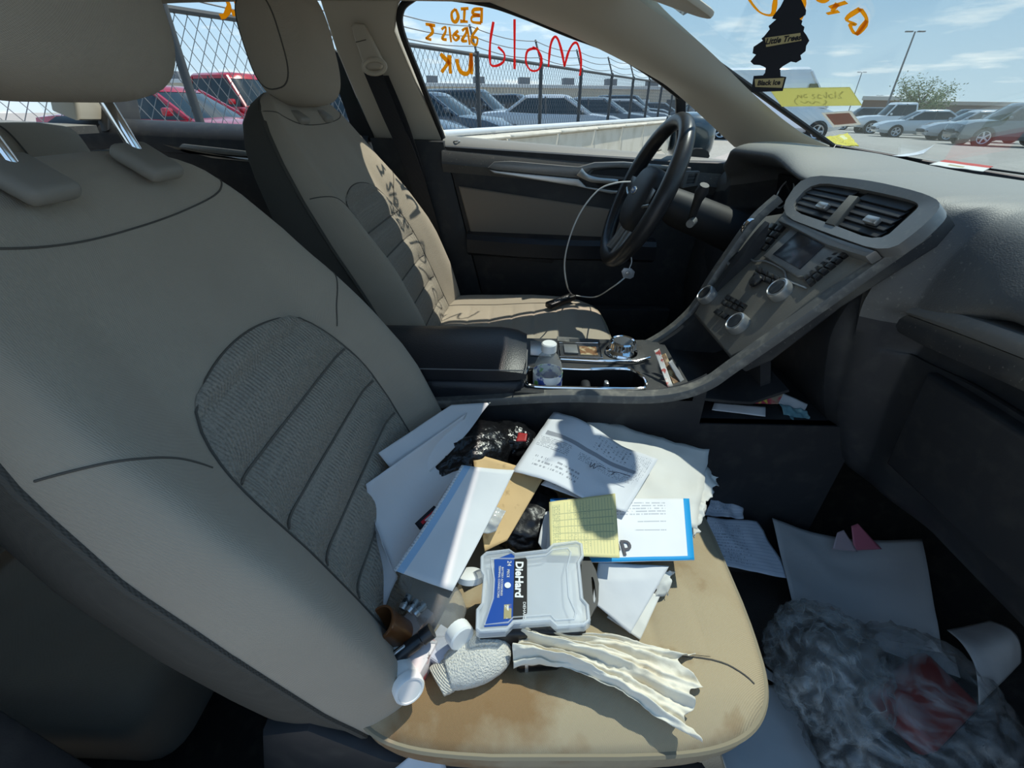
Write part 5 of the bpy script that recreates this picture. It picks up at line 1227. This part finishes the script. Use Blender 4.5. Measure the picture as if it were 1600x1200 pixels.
sheet('paper_sheet', 'narrow white sheet edge sticking out from under the seat', [(1165, 1018, .258), (1180, 1050, .256), (1230, 1078, .256), (1225, 1066, .256)], shaded_p, amp=.001, seed=37, nu=10, nv=8, group=FG)
pinkm = mat('pink_card', (.42, .12, .17), .5)
sheet('card', 'small pink folded card standing behind the big sheet in the footwell', [(1334, 860, .335), (1378, 858, .335), (1340, 818, .375), (1330, 822, .372)], pinkm, 'card', amp=.001, nu=8, nv=8, thick=.001)
sheet('card', 'pale clear sleeve beside the pink card in the footwell', [(1300, 858, .335), (1340, 862, .335), (1318, 828, .365), (1308, 832, .362)], mat('sleeve_clear', (.45, .35, .38), .2, alpha=.7), 'card', amp=.001, nu=8, nv=8)
bagm = film_mat('thin_grey_bag', (.30, .31, .31), .10, .55, 9)
fb = bag('crumpled thin grey plastic bag with red packaging in the footwell', 1410, 1115, .315, .150, .12, .075, 21, m=bagm, amp=.17, rot=.4, sc=3.4)
bag('smaller twist of the thin plastic bag near the seat front corner', 1290, 1040, .315, .075, .09, .06, 23, m=film_mat('bag_handle', (.40, .41, .40), .12, .6, 14), amp=.32, rot=-.4, sc=2.0)
rp = thing('red_package', 'dark red packaging inside the thin grey plastic bag', 'package', at(1440, 1100, z=.29))
mt = T(*at(1440, 1095, z=.305)) @ RZ(.5) @ RX(.2); q = rbox(.14, .09, .045, .012, 3); wobj('package_body', ([mt @ v for v in q[0]], q[1]), mat('package_red', (.22, .025, .02), .4), rp)
q = rbox(.10, .002, .03, 0, 1); wobj('package_panel', ([mt @ (Vector(v) + Vector((0, -.046, 0))) for v in q[0]], q[1]), mat('package_panel', (.05, .05, .055), .5), rp)
# ================================================================== hanging on and stuck to the windshield
TN = Vector((-.42, -.9, .08)).normalized(); TO = Vector((.352, .80, 1.18))
def tg_(cu, cv, off=0.0): return onplane(1080 + cu / 3.077, cv / 3.077, TO + TN * off, TN)
tree_o = [(490, -75), (462, -40), (445, 0), (430, 30), (395, 75), (390, 88), (410, 92), (372, 125), (378, 140), (350, 175), (338, 185), (345, 195), (300, 225), (295, 255), (312, 262), (285, 295), (300, 310), (330, 312), (345, 318), (358, 325), (355, 350), (345, 362), (300, 365), (288, 443), (440, 437), (458, 370), (430, 366), (428, 330), (440, 318), (480, 295), (505, 300), (530, 285), (525, 265), (550, 245), (553, 220), (568, 195), (555, 170), (540, 150), (545, 130), (530, 118), (535, 100), (520, 90), (550, 70), (553, 50), (530, 0), (515, -40)]
af = thing('air_freshener', 'black tree-shaped air freshener hanging in front of the windshield', 'air freshener', TO)
wobj('tree_card', prism([tg_(a, b) for a, b in tree_o], -TN * .002), mat('freshener_black', (.008, .008, .011), .75), af)
gold = mat('freshener_gold', (.46, .36, .16), .6)
def plate(c, s, size, shear=0):
    pl = wobj('name_plate', prism([tg_(a, b, .0006) for a, b in c], -TN * .0005), gold, af)
    o_ = sum([tg_(a, b, .0009) for a, b in c], Vector()) / 4; ax = (tg_(*c[1]) - tg_(*c[0])); ay = (tg_(*c[0]) - tg_(*c[3]))
    tv = text_vf(s, size, .00015, shear=shear, bold=.0003); mt = frame(o_, ax, ya=ay); wobj('lettering', ([mt @ Vector(v) for v in tv[0]], tv[1]), MAT['freshener_black'], pl)
plate([(355, 182), (525, 158), (530, 195), (360, 226)], 'Little Trees', .0094, .2)
plate([(305, 380), (448, 374), (436, 422), (308, 418)], 'Black Ice', .0084)
wobj('string', tube([tg_(490, -70), tg_(490, -70) + Vector((.01, .01, .06)), Vector((.40, .82, 1.30))], .0006, 5), white_pl, af)
def wsheet(name, label, px, m, cat, th=.0012):
    P = [ws_hit(u, v, .002) for u, v in px]; n = (P[1] - P[0]).cross(P[-1] - P[0]).normalized()
    if n.dot(CAM - P[0]) < 0: n = -n
    o_ = sum(P, Vector()) / len(P); o = obj(name, prism([p - o_ for p in P], n * th), m); o.location = o_
    return tag(o, label, cat), n
yn, nn = wsheet('yellow_note', 'wide pale yellow note stuck on the windshield with faint handwriting', [(1202, 138), (1328, 136), (1347, 164), (1222, 166)], marker('note_yellow', (.80, .76, .40)), 'note')
ink = mat('pencil', (.06, .06, .03), .7)
for s in ([(1318, 142), (1312, 148), (1316, 152), (1310, 152)], [(1306, 142), (1306, 152)], [(1302, 146), (1296, 147), (1298, 152), (1303, 151)], [(1292, 142), (1292, 152), (1287, 147)], [(1284, 148), (1280, 146), (1279, 152), (1285, 152)], [(1274, 146), (1270, 147), (1274, 151), (1270, 153)], [(1262, 146), (1257, 147), (1258, 151), (1263, 150)], [(1253, 147), (1253, 152), (1248, 147), (1247, 152)],
          [(1246, 152), (1242, 157), (1247, 163)], [(1290, 155), (1292, 159), (1286, 163)], [(1252, 157), (1258, 160), (1264, 157), (1270, 161), (1276, 157), (1282, 160)]):
    wobj('handwriting', ribbon(crom([ws_hit(u, v, .0036) for u, v in s], 3), nn, .0012, .0004), ink, yn)
osk, nn = wsheet('orange_sticker', 'orange sticker with a white border low on the windshield', [(1284, 176), (1330, 173), (1346, 194), (1302, 198)], marker('sticker_white', (.8, .77, .72)), 'sticker')
P = [ws_hit(u, v, .0036) for u, v in ((1290, 178), (1327, 176), (1339, 192), (1304, 195))]; wobj('sticker_panel', prism(P, nn * .0004), marker('sticker_orange', (.62, .22, .08)), osk)
yp = print_mat('yellow_packet_print', (.75, .62, .05), [(.15, .3, .85, .5, (.45, .36, .05), 2, .5, 'u'), (.1, .6, .5, .8, (.8, .75, .4), 0, 1, 'u')])
sheet('yellow_packet', 'bright yellow packet lying on the dashboard corner by the pillar', [(1284, 216, 1.028), (1314, 230, 1.024), (1342, 228, 1.026), (1324, 209, 1.038)], yp, 'packet', amp=.003, sc=40, thick=.002)
sheet('paper_sheet', 'curled white paper on top of the dashboard near the windshield', [(1394, 244, 1.012), (1438, 249, 1.010), (1457, 234, 1.026), (1424, 240, 1.016)], plain_m, amp=.001, curl=lambda a, b: .012 * a * a)
st, nn_, *_ = sheet('paper_strip', 'white and red strip of paper on the dashboard top near the right edge', [(1452, 257, 1.009), (1536, 268, 1.009), (1552, 260, 1.011), (1476, 250, 1.011)], print_mat('red_white_print', (.75, .72, .66), [(0, .62, 1.01, 1.01, (.5, .06, .04), 0, 1, 'u'), (.3, .2, .6, .4, (.4, .36, .2), 0, 1, 'u')]), amp=.0008, thick=.001)
# ================================================================== outside
asph = mat('asphalt', (.36, .335, .295), .9, bump=[('noise', 40, .3, .01)], layers=[(.6, .4, .7, (.40, .37, .33)), (12, .5, .7, (.27, .25, .22))])
conc = mat('concrete', (.62, .57, .48), .9, bump=[('noise', 30, .4, .01)], layers=[(3, .45, .7, (.5, .45, .36))])
galv = mat('galvanised', (.16, .165, .175), .6, metal=.3)
postm = mat('post_dark', (.05, .055, .06), .6)
pipe_m = mat('pipe_white', (.62, .65, .68), .5)
def gz(x): return -.026 * max(0.0, x - 6.0)
def gfn(a, b):
    x = -120 + 300 * a; y = -60 + 260 * b; return (x, y, gz(x) - .02)
struct(obj('floor_outside', grid(gfn, 50, 4), asph), 'pale sunlit asphalt of the car lot')
F0 = Vector((-2.35, 5.07, 0)); FD = Vector((.484, .876, 0)).normalized(); FN = Vector((FD.y, -FD.x, 0))
def fp(k, z=0.0, off=0.0): return F0 + FD * k + FN * off + Vector((0, 0, z))
FH = 1.76; K0, K1 = -8.0, 23.5
fe = thing('chain_link_fence', 'chain-link fence with dark posts and barbed wire beyond the car', 'fence', fp(0))
X = lambda name, vf, m, parent=None, **k: wobj(name, vf, m, parent or fe, **k)
pk = [-6.6, -4.8, -2.9, -.92, 1.2, 3.24, 5.23, 7.01, 8.82, 10.43, 11.9, 13.28, 14.71, 16.1, 17.5, 18.9, 20.3, 21.7, 23.1]
for k in pk:
    X('post', tube([fp(k, 0), fp(k, FH + .04)], .035, 10), postm)
    X('post_arm', tube([fp(k, FH + .02), fp(k + .10, FH + .36, -.18)], .018, 6), postm)
X('top_rail', tube([fp(K0, FH), fp(K1, FH)], .024, 8), postm)
m = M(); zb = .62; w_ = .0032; sp_ = .095; H = FH - zb
k = K0
def wire(p, q, r):
    d = (q - p).normalized(); s1 = d.cross(FN).normalized() * r; s2 = FN * r
    return [p + s1, p - s1 * .5 + s2, p - s1 * .5 - s2, q + s1, q - s1 * .5 + s2, q - s1 * .5 - s2], [[0, 1, 4, 3], [1, 2, 5, 4], [2, 0, 3, 5]]
rise = H * .62
while k < 23.0:
    m.add(wire(fp(k, zb), fp(k + rise, FH), w_)); m.add(wire(fp(k + rise, zb, .006), fp(k, FH, .006), w_)); k += sp_
mesh_ = m.build('chain_mesh', galv, None, smooth=False)
for v in mesh_.data.vertices: v.co = v.co - fe.location
mesh_.parent = fe; mesh_['kind'] = 'stuff'
for i in range(3):
    z = FH + .10 + .12 * i; o = -.06 * (i + .4)
    pts = []
    for a, b in zip(pk, pk[1:]):
        for j in range(6):
            t = j / 6; pts.append(fp(a + (b - a) * t + .03 * i, z - .05 * math.sin(PI * t), o))
    X('barbed_wire', tube(pts, .006, 4), galv)
# low wall of concrete blocks below the fence, pipe rail on top
bw = thing('barrier_wall', 'low wall of pale concrete blocks in front of the fence', 'wall', fp(0, 0, .35))
k = -9.0
while k < 23:
    L_ = 1.75; c_ = fp(k + L_ / 2, .36, .38); mt = frame(c_, FD, za=(0, 0, 1))
    q = rbox(L_ - .02, .30, .72, .02, 1); wobj('block', ([mt @ v for v in q[0]], q[1]), conc, bw)
    q = rbox(L_ - .06, .44, .05, .02, 1); mt2 = frame(fp(k + L_ / 2, .745, .38), FD, za=(0, 0, 1)); wobj('coping_stone', ([mt2 @ v for v in q[0]], q[1]), conc, bw)
    k += L_
wobj('pipe_rail', tube([fp(-9, .82, .22), fp(23.5, .82, .22)], .045, 10), pipe_m, bw)
# -------- vehicles
tyre = mat('tyre', (.015, .015, .016), .8); rimm = mat('alloy', (.5, .51, .53), .3, metal=.8); cglass = mat('car_glass', (.02, .03, .035), .08)
lampw = mat('lamp_clear', (.75, .78, .8), .1, coat=1); lampr = mat('lamp_red', (.45, .02, .02), .2)
SPEC = {
 'sedan': dict(L=4.8, W=.92, st=[(-2.4, .45, .80, .72), (-2.3, .30, .98, .82), (-1.7, .25, 1.02, .90), (-.6, .22, .98, .92), (.6, .22, .95, .92), (1.2, .22, .94, .91), (1.9, .24, .86, .87), (2.3, .28, .72, .78), (2.42, .40, .58, .62)],
   gh=(-1.75, -.95, .35, 1.25, .95, 1.45, .84, .60), wx=(-1.38, 1.42), wr=.33),
 'suv': dict(L=4.7, W=.94, st=[(-2.32, .50, 1.0, .80), (-2.28, .32, 1.08, .88), (-1.6, .28, 1.10, .93), (-.6, .26, 1.08, .94), (.6, .26, 1.06, .94), (1.2, .26, 1.06, .93), (1.9, .28, 1.0, .90), (2.25, .32, .88, .82), (2.36, .45, .70, .68)],
   gh=(-2.2, -1.85, .30, 1.15, 1.06, 1.70, .88, .68), wx=(-1.35, 1.40), wr=.37),
 'pickup': dict(L=5.7, W=1.0, st=[(-2.85, .55, 1.12, .92), (-2.8, .45, 1.18, .96), (-1.0, .42, 1.18, .98), (-.2, .40, 1.18, .99), (.9, .40, 1.16, .99), (1.3, .40, 1.16, .98), (2.2, .42, 1.12, .96), (2.7, .45, 1.02, .90), (2.85, .55, .85, .80)],
   gh=(-.75, -.60, .75, 1.30, 1.15, 1.92, .92, .72), wx=(-1.75, 1.85), wr=.41),
 'van': dict(L=6.0, W=1.0, st=[(-3.0, .45, 1.20, .92), (-2.95, .35, 1.30, .97), (-1.0, .32, 1.30, 1.0), (.5, .32, 1.28, 1.0), (1.6, .32, 1.25, .99), (2.1, .34, 1.20, .96), (2.6, .36, 1.05, .90), (2.95, .45, .80, .80)],
   gh=(-2.97, -2.9, 1.15, 2.25, 1.25, 2.62, .96, .86), wx=(-1.9, 1.95), wr=.36),
}
def vehicle(kind, col, loc, head, label, group='parked vehicles', closed=False):
    S = SPEC[kind]; pm = mat('paint_%03d_%03d_%03d' % tuple(int(c * 999) for c in col), col, .22, metal=.08, coat=.6)
    nm = {'sedan': 'sedan_car', 'suv': 'suv_car', 'pickup': 'pickup_truck', 'van': 'cargo_van'}[kind]
    r = thing(nm, label, {'sedan': 'car', 'suv': 'car', 'pickup': 'truck', 'van': 'van'}[kind], loc, group); r.rotation_euler.z = head
    rings = []
    stt = [Vector((*s[:3], )) for s in S['st']]
    for x, zb, zt, hw in S['st']:
        rings.append([(x, -hw * .86, zb), (x, -hw, zb + .16), (x, -hw, (zb + zt) / 2), (x, -hw * .985, zt - .16), (x, -hw * .93, zt - .03), (x, -hw * .75, zt), (x, 0, zt + .025),
                      (x, hw * .75, zt), (x, hw * .93, zt - .03), (x, hw * .985, zt - .16), (x, hw, (zb + zt) / 2), (x, hw, zb + .16), (x, hw * .86, zb)])
    obj('body', loft(rings), pm, r, sharp=30)
    xr0, xr1, xf1, xf0, zb, zt, wb, wt = S['gh']
    def gring(t):
        a = xr0 + (xr1 - xr0) * t; b = xf0 + (xf1 - xf0) * t; w = wb + (wt - wb) * t ** 1.3; z = zb - .04 + (zt - zb + .04) * (t if t < 1 else 1)
        return [(a + .12, -w * .94, z), (a, -w * .6, z), (a - .03, 0, z), (a, w * .6, z), (a + .12, w * .94, z), ((a * 2 + b) / 3, w, z), ((a + 2 * b) / 3, w, z), (b - .14, w * .93, z), (b, w * .6, z), (b + .05, 0, z), (b, -w * .6, z), (b - .14, -w * .93, z), ((a + 2 * b) / 3, -w, z), ((a * 2 + b) / 3, -w, z)]
    gh = obj('glasshouse', loft([gring(0), gring(.3), gring(.62), gring(.86), gring(.93)]), pm if kind == 'van' else cglass, r, sharp=30)
    g1, g2, g3 = gring(.84), gring(.94), [(x, y * .9, z) for x, y, z in gring(1.0)]
    mid = [((x - (xr1 + xf1) / 2) * .8 + (xr1 + xf1) / 2, y * .75, z + .02) for x, y, z in g3]
    gx = lambda R, k: [(x + (.01 if x > 0 else -.01), y * 1.012, z) for x, y, z in R]
    obj('roof', loft([gx(g1, 1), gx(g2, 1), g3, mid]), pm, r, sharp=40)
    for sg in (-1, 1):
        for (i0) in ((0 if sg < 0 else 4), (11 if sg < 0 else 7)):
            A = Vector(gring(0)[i0]); B = Vector(gring(.9)[i0]); obj('pillar', tube([A + Vector((0, sg * .005, 0)), B + Vector((0, sg * .005, 0))], .05, 6), pm, r)
        i0 = 13 if sg < 0 else 5; j0 = 12 if sg < 0 else 6
        if kind != 'van':
            A = (Vector(gring(0)[i0]) + Vector(gring(0)[j0])) / 2; B = (Vector(gring(.9)[i0]) + Vector(gring(.9)[j0])) / 2
            obj('pillar', tube([A + Vector((0, sg * .0, 0)), B], .03, 6), postm, r)
        else:
            A = Vector(gring(.12)[j0]); 
            obj('cab_window', prism([(1.15, sg * .975, 1.42), (1.85, sg * .965, 1.42), (1.45, sg * .915, 2.05), (1.15, sg * .915, 2.05)], (0, sg * .01, 0)), cglass, r)
        mx_ = xf0 - .35; obj('wing_mirror', rbox(.10, .18, .13, .03, 2, (mx_, sg * (wb + .16), zb + .10)), pm, r)
        for wx in S['wx']:
            wr = S['wr']; wy = sg * (S['W'] - .10)
            wmx = Matrix.Translation((wx, wy, wr)) @ RX(-sg * PI / 2)
            q = lathe([(wr * 1.12, .0), (wr * 1.12, .115), (0, .115)], 20); obj('wheel_arch', ([wmx @ v for v in q[0]], q[1]), tyre, r)
            q = lathe([(wr * .62, .06), (wr * .70, .135), (wr * .95, .135), (wr, .10), (wr, -.08), (wr * .6, -.09)], 24); wh = obj('wheel', ([wmx @ v for v in q[0]], q[1]), tyre, r)
            mm = M(); q = lathe([(0, .115), (.05, .125), (.06, .115)], 12); mm.add(q, wmx)
            q = lathe([(wr * .60, .118), (wr * .70, .137), (wr * .72, .125)], 24); mm.add(q, wmx)
            for s5 in range(5):
                a = 2 * PI * s5 / 5; mm.add(tube([(.04 * math.cos(a), .04 * math.sin(a), .118), (wr * .64 * math.cos(a), wr * .64 * math.sin(a), .122)], .035, 6, flat=(1, .35)), wmx)
            mm.build('wheel_rim', rimm, wh)
        n = S['st'][-2]; fx = n[0]
        obj('headlight', ([Matrix.Translation((fx - .10, sg * n[3] * .82, n[2] - .10)) @ RZ(-sg * .5) @ v for v in rbox(.28, .14, .12, .04, 2)[0]], rbox(.28, .14, .12, .04, 2)[1]), lampw, r)
        n = S['st'][1]; obj('taillight', rbox(.10, .20, .16, .03, 2, (n[0] + .03, sg * n[3] * .82, n[2] - .18)), lampr, r)
    n = S['st'][-1]; obj('grille', rbox(.06, n[3] * 1.1, .16, .02, 2, (n[0] - .01, 0, n[2] - .10)), postm, r)
    if kind == 'pickup':
        obj('bed_cavity', rbox(1.9, 1.7, .04, .01, 1, (-1.85, 0, 1.20)), postm, r)
    if kind == 'van':
        obj('windshield', loft([[(2.12, -.85, 1.33), (2.12, .85, 1.33)], [(1.72, -.80, 1.85), (1.72, .80, 1.85)], [(1.36, -.76, 2.28), (1.36, .76, 2.28)]], cap=False, closed_ring=False), cglass, r)
    return r
def gp_(u, dist):
    d = ray(u, 167); d = Vector((d.x, d.y, 0)).normalized() * dist; return Vector((d.x, d.y, gz(d.x)))
CARS = [
 ('sedan', (.36, .01, .025), 262, 12.4, -8, 'red car with a long hood just behind the fence, left of the driver seat'),
 ('pickup', (.42, .012, .02), 366, 17.5, -12, 'red pickup truck behind the red car, seen between the headrests'),
 ('sedan', (.03, .035, .05), 566, 12.2, -10, 'dark car seen in the gap right of the driver headrest'),
 ('sedan', (.70, .71, .72), 470, 24.0, -20, 'white car further back behind the driver headrest'),
 ('sedan', (.06, .075, .095), 672, 14.6, -14, 'dark blue-grey car nearest the fence at the left of the driver window'),
 ('suv', (.025, .032, .042), 742, 20.4, -16, 'near-black tall car behind the blue-grey one beside the tallest fence post'),
 ('suv', (.03, .03, .035), 805, 28.0, -18, 'small dark car far behind the roof of the silver one'),
 ('sedan', (.50, .52, .55), 868, 17.2, -6, 'silver car in the middle of the driver window'),
 ('sedan', (.16, .18, .20), 934, 21.6, -16, 'grey car right behind the nose of the silver one'),
 ('suv', (.02, .024, .03), 985, 31.5, -18, 'black tall car near the right end of the fence'),
 ('sedan', (.30, .32, .34), 978, 26.5, -14, 'light grey car parked low in front of the black tall one'),
 ('sedan', (.05, .055, .06), 1030, 37.0, -16, 'dark car at the far right end of the fence row'),
 ('van', (.78, .79, .80), 1198, 25.5, -8, 'tall white cargo van behind the yellow sheet on the windshield'),
 ('sedan', (.03, .035, .045), 1112, 30.0, 20, 'dark car beyond the wing mirror by the windshield pillar'),
 ('pickup', (.72, .72, .72), 1412, 46.0, 165, 'white pickup truck under the leafy tree'),
 ('suv', (.04, .045, .055), 1352, 55.0, 162, 'small dark car left of the white pickup'),
 ('sedan', (.55, .57, .58), 1452, 40.0, 160, 'pale silver car right of the white pickup'),
 ('suv', (.05, .06, .07), 1515, 54.0, 160, 'dark tall car in the middle of the right-hand row'),
 ('sedan', (.40, .42, .44), 1538, 38.0, 162, 'grey car second from the right edge'),
 ('suv', (.09, .11, .125), 1600, 33.0, 165, 'blue-grey car at the right edge of the windshield'),
 ('sedan', (.45, .46, .47), 1328, 60.0, 150, 'small pale car far off beside the brick building'),
]
for kind, col, u, dist, h, lab in CARS: vehicle(kind, col, gp_(u, dist), math.radians(h), lab)
# -------- buildings
def building(name, label, u0, u1, dist, h, col, colt, n=10, units=0):
    a, b = gp_(u0, dist), gp_(u1, dist); c_ = (a + b) / 2; d = (b - a); Ln = d.length
    r = thing(name, label, 'building', c_); back = Vector((-d.y, d.x, 0)).normalized() * 14
    if back.dot(c_) < 0: back = -back
    mt = frame(c_ + back / 2 + Vector((0, 0, h / 2)), d, za=(0, 0, 1)); q = rbox(Ln, 14, h, .05, 1)
    wobj('wall', ([mt @ v for v in q[0]], q[1]), mat(name + '_wall', col, .9, layers=[(.4, .45, .7, [k * .85 for k in col])]), r)
    mt = frame(c_ + back / 2 + Vector((0, 0, h + .15)), d, za=(0, 0, 1)); q = rbox(Ln + .4, 14.4, .5, .05, 1)
    wobj('roof_edge', ([mt @ v for v in q[0]], q[1]), mat(name + '_roof', colt, .8), r)
    for i in range(n):
        p = a.lerp(b, (i + .5) / n) - back.normalized() * .08 + Vector((0, 0, h * .45)); mt = frame(p, d, za=(0, 0, 1)); q = rbox(Ln / n * .45, .1, h * .4, .02, 1)
        wobj('bay_door', ([mt @ v for v in q[0]], q[1]), MAT['pipe_white'] if i % 3 else postm, r)
    for i in range(units):
        p = a.lerp(b, (i + .3) / units) + back * .3 + Vector((0, 0, h + .9)); mt = frame(p, d, za=(0, 0, 1)); q = rbox(1.8, 1.6, 1.2, .05, 1)
        wobj('rooftop_unit', ([mt @ v for v in q[0]], q[1]), galv, r)
    return r
building('warehouse', 'long low beige warehouse far beyond the fence', 150, 1075, 95, 4.2, (.50, .44, .36), (.55, .55, .55), 16, 12)
building('brick_store', 'brown brick building beyond the yellow sheet', 1345, 1402, 92, 3.2, (.20, .12, .085), (.55, .5, .45), 3)
building('strip_mall', 'long dark low building along the right skyline', 1405, 1760, 105, 3.0, (.22, .16, .13), (.45, .38, .32), 14)
# -------- light poles
for u, t, h, lab in ((1385, 60, 10.3, 'tall light pole rising beside the tree with a double lamp head'), (1328, 125, 11.4, 'light pole further off above the yellow sheet'), (1368, 165, 8.0, 'most distant thin light pole left of the tree')):
    p = CAM + ray(u, 168) * t; p.z = gz(p.x)
    r = thing('light_pole', lab, 'light pole', p, 'parking lot light poles')
    obj('mast', tube([(0, 0, 0), (0, 0, h)], [.14, .09], 8), galv, r)
    for sg in (-1, 1):
        obj('lamp_head', rbox(.9, .35, .14, .04, 1, (sg * .75, 0, h)), galv, r)
# -------- tree
tp = CAM + ray(1438, 168) * 46; tp.z = gz(tp.x)
tr = thing('tree', 'leafy green tree behind the parked cars', 'tree', tp)
bark = mat('bark', (.12, .09, .06), .9); leafm = mat('leaves', (.13, .17, .06), .8, layers=[(1.5, .45, .6, (.19, .22, .10))])
obj('trunk', tube(crom([(0, 0, 0), (.1, 0, 1.0), (-.05, .1, 2.0), (.1, 0, 3.0)], 4), .13, 8), bark, tr)
rnd = random.Random(3); brs = []
for i in range(11):
    a = rnd.uniform(0, 2 * PI); rr = rnd.uniform(1.2, 3.0); z = rnd.uniform(1.8, 4.3)
    e = Vector((rr * math.cos(a), rr * math.sin(a) * .8, z)); brs.append(e)
    obj('branch', tube(crom([Vector((0, 0, 1.4 + .1 * i)), e * .55 + Vector((0, 0, .8)), e], 3), [.06] * 4 + [.03] * 3, 5), bark, tr)
V, F = [], []
for i in range(3600):
    e = brs[i % len(brs)]; c_ = e * rnd.uniform(.55, 1.05) + Vector((rnd.gauss(0, .42), rnd.gauss(0, .42), rnd.gauss(.25, .32)))
    a = Vector((rnd.uniform(-1, 1), rnd.uniform(-1, 1), rnd.uniform(-1, 1))).normalized(); b = a.orthogonal().normalized(); s = rnd.uniform(.05, .10)
    o = len(V); V += [c_ - a * s * 1.6, c_ + b * s * .7, c_ + a * s * 1.6, c_ - b * s * .7]; F.append([o, o + 1, o + 2, o + 3])
fo = obj('foliage', (V, F), leafm, tr, smooth=False); fo['kind'] = 'stuff'
